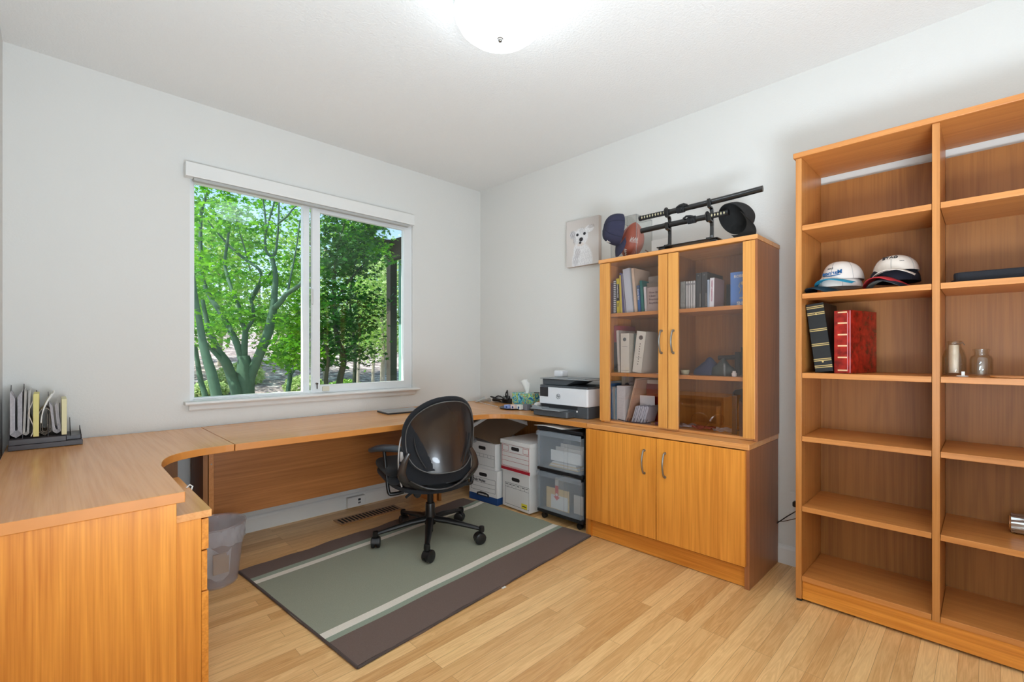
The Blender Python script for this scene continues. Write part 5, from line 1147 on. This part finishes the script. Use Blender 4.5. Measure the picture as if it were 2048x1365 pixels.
fg = MB().tube([(-.264, -2.49, Z1+.13), (-.264, -2.482, Z1+.11), (-.264, -2.495, Z1+.095), (-.264, -2.485, Z1+.07)], .0022, 6).tube([(-.264, -2.52, Z1+.13), (-.264, -2.528, Z1+.105), (-.264, -2.51, Z1+.09), (-.264, -2.525, Z1+.065), (-.264, -2.50, Z1+.045)], .0022, 6).lathe([(0, -.265), (.011, -.265), (.011, -.263)], 16, (0, -2.505, Z1+.125), axis='x')
fg.box(-.2635, -.2625, -2.535, -2.485, Z1+.042, Z1+.048)
build('drawn_figure', fg, mat('figure_pale', (206, 200, 176), .6), o)

# middle shelf, left bay
Z2 = 1.0605
single_w('storage_binder', MB().box(-.25, -.06, -1.72, -1.672, Z2, Z2+.20).box(-.25, -.06, -1.72, -1.672, Z2+.2005, Z2+.31, 1), [mat('slate_binder', (62, 66, 66), .6), mat('dusty_red', (168, 70, 78), .6)], 'dark slate binder with dusty red top against the cabinet side', 'binder', (-.2, -1.69, Z2+.0005))
o = book('tall white folder leaning left beside the cream slipcases', (-.30, -1.7345, Z2), .020, .275, .20, (214, 206, 192), lean=.05)
o = book('left cream slipcase with round dark emblem', (-.31, -1.7615, Z2), .066, .255, .22, (222, 214, 194))
em = MB().lathe([(0, -.001), (.012, -.001), (.012, 0)], 20, (0, -.030, .215), axis='x').box(-.0006, 0, -.06, -.006, .014, .0155).box(-.0006, 0, -.05, -.012, .168, .170)
build('emblem', em, mat('emblem_grey', (90, 92, 90), .6), o, local=True)
o = book('grey green book between the two cream slipcases', (-.26, -1.829, Z2), .018, .252, .20, (104, 122, 120))
o = book('right cream slipcase with brown emblem leaning right', (-.315, -1.8500, Z2), .066, .262, .22, (224, 216, 196), lean=-.13)
em = MB().lathe([(0, -.001), (.014, -.001), (.014, 0)], 20, (0, -.034, .222), axis='x').box(-.0006, 0, -.055, -.015, .095, .0965)
for k in range(9): em.box(-.0006, 0, -.036, -.031, .05+.016*k, .058+.016*k)
build('emblem', em, mat('emblem_brown', (96, 80, 70), .6), o, local=True)
single_w('small_card', MB().box(-.32, -.25, -2.09, -2.02, Z2, Z2+.003), M_paper, 'small white card lying at the right of the cream slipcases', 'card', (-.28, -2.05, Z2+.0005))
single('small_figurine', MB().lathe([(0, 0), (.014, 0), (.010, .012), (.012, .022), (.006, .032), (0, .034)], 14), M_env, 'tiny white trinket beside the white card on middle shelf', 'trinket', (-.20, -2.06, Z2+.0005), smooth=50)
# middle shelf, right bay
single('small_dish', MB().lathe([(0, 0), (.020, 0), (.026, .026), (.023, .026), (.017, .004), (0, .004)], 20), mat('dish_cream', (190, 186, 150), .6), 'small cream dish at the left of the right middle shelf', 'dish', (-.26, -2.175, Z2+.0005), smooth=40)
M_navyc = mat('navy_cloth', (48, 58, 84), .9, bump=.5, bscale=120); M_camo = mat('dark_green_camo', (58, 66, 62), .85, var=.5, vscale=40)
def lump(sx, sy, sz, seed, ny=26, nx=14):
    return MB().sheet(lambda u, v: (sx*(v-.5)*2*math.sin(PI*u)**.4, sy*(u-.5)*2, sz*(math.sin(PI*u)**.5)*(math.sin(PI*v)**.5)*(.8+.25*math.sin(u*9+seed)*math.cos(v*6+seed))), ny, nx).sheet(lambda u, v: (sx*(v-.5)*2*math.sin(PI*u)**.4, sy*(u-.5)*2, 0), 4, 4)
single('crumpled_cloth', lump(.075, .085, .105, 1.0), M_navyc, 'crumpled navy blue cloth on the right middle shelf', 'cloth', (-.20, -2.29, Z2+.0005), smooth=60)
single('camouflage_pouch', lump(.06, .075, .095, 3.0), M_camo, 'dark green camouflage pouch right of the navy cloth', 'pouch', (-.22, -2.385, Z2+.0005), smooth=60)
bn = thing('black_binoculars', 'black optical device with strap on the right middle shelf', 'binoculars', (-.16, -2.42, Z2))
build('barrel', MB().tube([(-.18, -2.34, Z2+.10), (-.18, -2.44, Z2+.105)], .014, 14), M_blackm, bn, smooth=50)
build('eyepiece', MB().rbox(-.20, -.16, -2.465, -2.435, Z2+.0, Z2+.135, r=.01), M_blackm, bn, bevel=.004)
fl = thing('flashlight', 'black flashlight standing upright on the right middle shelf', 'flashlight', (-.23, -2.505, Z2+.0005))
build('handle', MB().lathe([(0, 0), (.017, 0), (.017, .06), (.0155, .065), (.0155, .10), (.017, .102), (.017, .115), (.0, .115)], 24, (-.23, -2.505, Z2+.0005)), M_blackm, fl, smooth=40)
build('head', MB().lathe([(.0, .1152), (.017, .1152), (.023, .130), (.023, .160), (.0, .160)], 24, (-.23, -2.505, Z2+.0005)), M_black, fl, smooth=40)
single('pill_bottle', MB().lathe([(0, 0), (.012, 0), (.014, .018), (.014, .020), (.009, .021), (.009, .030), (0, .031)], 18), M_env, 'small cream bottle with white cap before the flashlight', 'bottle', (-.31, -2.475, Z2+.0005), smooth=40)
single('glass_vial', MB().lathe([(0, 0), (.008, 0), (.008, .07), (.006, .072)], 14), M_gl, 'slim clear vial standing beside the cream bottle', 'vial', (-.315, -2.425, Z2+.0005), smooth=40)

# hutch floor, left bay: papers and envelopes in a wire rack
Z3 = HB+.0165
M_lb = mat('light_blue_card', (110, 150, 186), .7); 
for k, (y, th, h_, le, c_, lab) in enumerate([
   (-1.672, .006, .25, .00, (150, 150, 146), 'grey leaflet at far left of hutch floor'), (-1.682, .007, .235, .04, (60, 116, 168), 'bright blue folder at left of hutch floor'),
   (-1.693, .006, .215, .03, (176, 196, 206), 'pale blue leaflet at left of hutch floor'), (-1.703, .007, .215, .02, (206, 202, 190), 'cream leaflet at left of hutch floor'), (-1.714, .008, .210, -.0, (150, 178, 190), 'blue grey brochure left of the white paper stack')]):
    book(lab, (-.30, y, Z3), th, h_, .15, c_, lean=le, name='leaflet', cat='leaflet', pages=False)
st = MB(); 
for k in range(30): st.box(-.30+.0006*(k % 3), -.14, -1.790, -1.7275+.0012*(k % 2), Z3+.0075*k, Z3+.0068+.0075*k)
single_w('paper_stack', st, M_paper, 'tall white stack of folded papers on hutch floor', 'paper stack', (-.25, -1.76, Z3))
cb = single_w('cardboard_mount', MB().box(-.20, -.192, -1.79, -1.70, Z3+.17, Z3+.283), mat('grey_board', (142, 130, 122), .8), 'grey square board with round hole behind the paper stack', 'board', (-.2, -1.74, Z3+.17))
build('round_hole', MB().lathe([(0, -.2008), (.016, -.2008), (.016, -.2)], 20, (0, -1.742, Z3+.225), axis='x'), M_hole, cb)
for k, (c_, th, h_, lab) in enumerate([((226, 190, 160), .006, .285, 'first tan card leaning right of the paper stack'), ((212, 168, 138), .005, .275, 'second tan card leaning right of the paper stack')]):
    book(lab, (-.30, -1.7945-.009*k, Z3), th, h_, .17, c_, lean=-.25, name='card', cat='card', pages=False)
o = single_w('red_folder', MB().box(-.165, -.158, -1.965, -1.865, Z3+.0, Z3+.25).box(-.170, -.165, -1.96, -1.875, Z3+.24, Z3+.265, 1), [mat('deep_red', (136, 16, 24), .35), M_env], 'deep red folder standing behind the envelopes', 'folder', (-.16, -1.9, Z3+.0005))
for k in range(10):
    book(('leftmost', 'second', 'third', 'fourth', 'fifth', 'sixth', 'seventh', 'eighth', 'ninth', 'tenth and rightmost')[k]+' white envelope from the left in the leaning row on hutch floor', (-.31+.002*(k % 3), -1.842-.0095*k, Z3), .006, .105+.003*(k % 3), .13, (222, 222, 226), lean=-.30, name='envelope', cat='envelope', pages=False, group='white envelopes leaning in a row on the hutch floor')
single_w('envelope', MB().box(-.22, -.218, -1.955, -1.85, Z3+.10, Z3+.165), M_paper, 'grey white envelope sticking up behind the leaning envelopes', 'envelope', (-.22, -1.9, Z3+.1))
wr = MB().tube([(-.335, -1.76, Z3+.01), (-.345, -1.83, Z3+.004), (-.345, -1.93, Z3+.004), (-.33, -1.99, Z3+.01)], .003, 6)
for k in range(7): wr.tube([(-.343, -1.83-.022*k, Z3+.004), (-.343, -1.84-.022*k, Z3+.03)], .0018, 6)
single_w('wire_rack', wr, mat('dark_wire', (70, 76, 92), .3, .7), 'low dark wire rack in front of the envelopes', 'rack', (-.34, -1.88, Z3), smooth=True)
single_w('round_clock', MB().lathe([(0, -.006), (.045, -.006), (.048, 0), (.045, .010), (0, .010)], 28, axis='x'), mat('grey_disc', (130, 120, 112), .6), 'round grey disc leaning at the right of the left bay floor', 'disc', (-.22, -2.055, Z3+.052), rot=(0, R(-10), 0), smooth=40) if False else single('round_disc', MB().lathe([(0, -.006), (.045, -.006), (.048, 0), (.045, .010), (0, .010)], 28, axis='x'), mat('grey_disc', (130, 120, 112), .6), 'round grey disc leaning at the right of the left bay floor', 'disc', (-.20, -2.045, Z3+.055), rot=(0, R(10), 0), smooth=40)
single_w('purple_case', MB().rbox(-.31, -.24, -2.09, -2.0, Z3, Z3+.012, r=.01), mat('mauve_plastic', (120, 70, 90), .4), 'flat mauve case below the round grey disc', 'case', (-.28, -2.05, Z3+.0005))
# right bay floor: clear lids and packets
for k, (y, x, r_, rx, ry) in enumerate([(-2.245, -.22, .050, 25, -50), (-2.345, -.21, .048, -15, -55)]):
    single('clear_dish', MB().lathe([(0, 0), (r_*.9, .001), (r_, .006), (r_, .009), (r_*.9, .004), (0, .002)], 28), thin_glass('lid_clear', (.96, .96, .96), .12, .9, .05), ('left', 'right')[k]+' round clear plastic lid propped on the right bay floor', 'plastic lid', (x, y, Z3+.042), rot=(R(rx), R(ry), 0), smooth=40)
for k, (y, c_, lab) in enumerate([(-2.17, (206, 204, 206), 'clear crinkled packet at left of the right bay floor'), (-2.29, (190, 96, 90), 'red and clear packet at front of the right bay floor'), (-2.41, (196, 190, 186), 'grey white packet right of the clear lids')]):
    single('plastic_packet', MB().sheet(lambda u, v: (.10*(u-.5), .11*(v-.5), .006+.008*math.sin(u*9+k)*math.sin(v*8)+.004*math.sin(u*23)), 12, 12, .001), frosted('packet_film_%d' % k, c_, .35, .1), lab, 'packet', (-.26, y, Z3+.004), smooth=60)
ho = thing('letter_holder', 'black arched letter holder at the right of hutch floor', 'holder', (-.20, -2.49, Z3))
arch = [(-.315, Z3), (-.315, Z3+.20), (-.30, Z3+.228), (-.27, Z3+.238), (-.10, Z3+.238), (-.10, Z3), (-.15, Z3), (-.15, Z3+.10), (-.17, Z3+.16), (-.20, Z3+.175), (-.235, Z3+.16), (-.255, Z3+.10), (-.255, Z3)]
build('side_plate', MB().prism(arch, -2.470, -2.465, 'y'), M_black, ho); build('side_plate', MB().prism(arch, -2.55, -2.545, 'y'), M_black, ho)
build('front_plate', MB().box(-.318, -.312, -2.49, -2.465, Z3, Z3+.21), M_black, ho, bevel=.002)

# ------------------------------------------------------------------ on top of the hutch
ZT = 1.8025
cs_ = thing('acrylic_case', 'clear acrylic display case around the football', 'display case', (-.19, -1.775, ZT))
a0_, a1_, b0_, b1_, c1h = -.30, -.10, -1.870, -1.682, ZT+.272
M_ac = thin_glass('acrylic', (.97, .975, .97), .05, .7); th = .003
ac = MB().box(a0_, a0_+th, b0_, b1_, ZT, c1h).box(a1_-th, a1_, b0_, b1_, ZT, c1h).box(a0_+th, a1_-th, b0_, b0_+th, ZT, c1h).box(a0_+th, a1_-th, b1_-th, b1_, ZT, c1h).box(a0_+th, a1_-th, b0_+th, b1_-th, c1h-th, c1h)
build('clear_walls', ac, M_ac, cs_)
edg = MB()
for x in (a0_, a1_):
    for y in (b0_, b1_): edg.box(x-.0009, x+.0009, y-.0009, y+.0009, ZT, c1h)
for z in (c1h,):
    edg.box(a0_-.0008, a0_+.0008, b0_, b1_, z-.0008, z+.0008).box(a1_-.0008, a1_+.0008, b0_, b1_, z-.0008, z+.0008).box(a0_, a1_, b0_-.0008, b0_+.0008, z-.0008, z+.0008).box(a0_, a1_, b1_-.0008, b1_+.0008, z-.0008, z+.0008)
build('polished_edges', edg, mat('acrylic_edge', (130, 136, 136), .3), cs_)
build('clear_base', MB().box(a0_+.004, a1_-.004, b0_+.004, b1_-.004, ZT+.0005, ZT+.004), M_ac, cs_)
fb = thing('football', 'signed reddish brown football standing tilted in acrylic case', 'football', (-.20, -1.779, ZT+.127), rot=(R(18), R(-8), 0))
prof = []
for k in range(21): tt = -1+2*k/20; prof.append((.078*(1-abs(tt)**2.0)**.72*1.0, .128*tt))
build('ball', MB().lathe(prof, 36), mat('football_leather', (178, 92, 72), .45, bump=.4, bscale=600, var=.08), fb, smooth=70, local=True)
def fbp(th_, z, g=1.012): k = z/.128; r = .078*(1-abs(k)**2)**.72*g; return (r*math.cos(th_), r*math.sin(th_), z)
build('seam', MB().tube([fbp(R(238), -.12+.24*k/20) for k in range(21)], .0012, 6).tube([fbp(R(150), -.12+.24*k/20) for k in range(21)], .0012, 6), mat('seam_pink', (216, 150, 140), .6), fb, smooth=True, local=True)
lc = MB().tube([fbp(R(182), -.095+.012*k, 1.03) for k in range(5)], .0022, 6)
for k in range(4): lc.tube([fbp(R(172), -.088+.012*k, 1.03), fbp(R(192), -.088+.012*k, 1.03)], .0018, 6)
lc.tube([fbp(R(196), -.11, 1.03), fbp(R(178), -.06, 1.03)], .002, 6)
build('laces', lc, M_paper, fb, local=True)
sg = MB()
for k in range(7): sg.tube([fbp(R(200+5*k), .005+.012*(k % 3), 1.02), fbp(R(205+5*k), .035-.008*(k % 2), 1.02), fbp(R(203+6*k), .0, 1.02)], .0014, 5)
build('signature', sg, M_paper, fb, local=True)
t, f = cap('baseball_cap', 'navy cap hung over the left corner of acrylic case', (-.330, -1.768, 1.985), basis((-.12, .30, -1), (-.80, .60, .10)), M_nv, M_nv, button=M_nv, h=.105, curve=.020, cr_=1.04)
cap_text(t, f, [('N', 100, .30, .035, M_paper)], None)
build('eyelet', MB().lathe([(0, -.0005), (.0022, -.0005), (.0022, .0008), (0, .0008)], 10, (.05, .035, .086)), M_paper, t, local=True)
t, f = cap('baseball_cap', 'black cap resting on its brim at right of hutch top', (-.320, -2.468, 1.918), basis((-.10, -.85, -.75), (.80, -.38, .36)), M_bkc, M_bkc, h=.11, curve=.02, cr_=.98)
build('sweatband', MB().lathe([(.080, .001), (.082, .001), (.080, .022), (.078, .022)], 40, close=True).xf(Matrix.Diagonal((1, 1.17, 1, 1))), M_blackm, t, local=True, smooth=50)
# swords and stand
def curved(y0, y1, z, sag, n=14): return [(-.33, y0+(y1-y0)*k/n, z+sag*(k/n)**2) for k in range(n+1)]
def sword(label, y_h0, y_g, y_tip, z, sag):
    t = thing('samurai_sword', label, 'sword', (-.33, y_g, z)); s = 1 if y_tip < y_g else -1
    hp = curved(y_g, y_h0, z, .0, 8)
    hd = build('handle', MB().tube(hp, .0155, 14, sx=.72), M_blackm, t, smooth=60)
    dm = MB(); n = max(4, int(abs(y_h0-y_g)/.018))
    for k in range(n):
        y = y_g+(y_h0-y_g)*(k+.7)/(n+.6)
        dm.prism([(y-.004, z), (y, z-.0085), (y+.004, z), (y, z+.0085)], -.3425, -.3405, 'x')
    build('wrap_diamonds', dm, mat('ray_skin', (206, 196, 158), .6), hd)
    build('pommel', MB().lathe([(0, -.006), (.0165, -.006), (.0165, .006), (0, .006)], 16, (-.33, y_h0, z), axis='y'), M_black, t, smooth=40)
    build('guard', MB().lathe([(0, -.003), (.030, -.003), (.031, 0), (.030, .003), (0, .003)], 24, (-.33, y_g, z), axis='y').lathe([(.0, -.02), (.018, -.02), (.018, -.003), (0, -.003)], 16, (-.33, y_g, z), axis='y'), M_black, t, smooth=40)
    sc_ = curved(y_g-s*.004, y_tip, z, sag)
    build('scabbard', MB().tube(sc_, .0165, 16, sx=.72), mat('black_lacquer', (26, 26, 26), .2, coat=.4), t, smooth=60)
    cw = MB(); y = y_g-s*.07
    for k in range(6): cw.lathe([(.0185, -.0035), (.0215, 0), (.0185, .0035)], 14, (-.33, y-s*.008*k, z+sag*.04), axis='y')
    cw.tube([(-.345, y, z+.01), (-.35, y-s*.02, z+.018), (-.348, y-s*.045, z+.022), (-.345, y-s*.065, z+.012)], .006, 8)
    build('cord_wrap', cw, M_blackm, t, smooth=50)
    return t
sword('long black sheathed samurai sword on the upper stand hooks', -1.918, -2.092, -2.625, 2.030, .012)
sword('shorter black samurai sword on the lower stand hooks, hilt right', -2.448, -2.338, -1.922, 1.955, -.004)
sd_ = thing('sword_stand', 'black lacquered two-tier sword stand on hutch top', 'sword stand', (-.33, -2.22, ZT))
build('base', MB().box(-.375, -.265, -2.41, -2.05, ZT+.014, ZT+.020).box(-.37, -.27, -2.40, -2.365, ZT, ZT+.014).box(-.37, -.27, -2.10, -2.06, ZT, ZT+.014), MATS['black_lacquer'], sd_, bevel=.002)
for y in (-2.10, -2.352):
    po = [(-.300, ZT+.02), (-.318, ZT+.02), (-.312, ZT+.05), (-.309, ZT+.10), (-.312, ZT+.118), (-.345, ZT+.124), (-.352, ZT+.16), (-.349, ZT+.166), (-.345, ZT+.158), (-.342, ZT+.134), (-.318, ZT+.130), (-.312, ZT+.15), (-.311, ZT+.185), (-.315, ZT+.195), (-.345, ZT+.200), (-.353, ZT+.24), (-.349, ZT+.248), (-.345, ZT+.238), (-.342, ZT+.210), (-.310, ZT+.206), (-.302, ZT+.19), (-.300, ZT+.12)]
    build('upright', MB().prism(po, y-.010, y+.010, 'y').box(-.350, -.300, y-.016, y+.016, ZT+.020, ZT+.032), MATS['black_lacquer'], sd_, bevel=.002)
single_w('kicking_tee', MB().tube([(-.24, -1.90, ZT+.045), (-.24, -1.945, ZT+.012)], .004, 8).lathe([(0, 0), (.008, 0), (.006, .01), (0, .012)], 10, (-.24, -1.955, ZT)), mat('dark_peg', (96, 66, 52), .5), 'small brown wooden kicking tee right of acrylic case', 'tee', (-.24, -1.93, ZT))
single_w('small_white_card', MB().box(-.16, -.158, -2.03, -1.90, ZT, ZT+.12), M_paper, 'plain white card standing behind the lower scabbard', 'card', (-.16, -1.96, ZT))
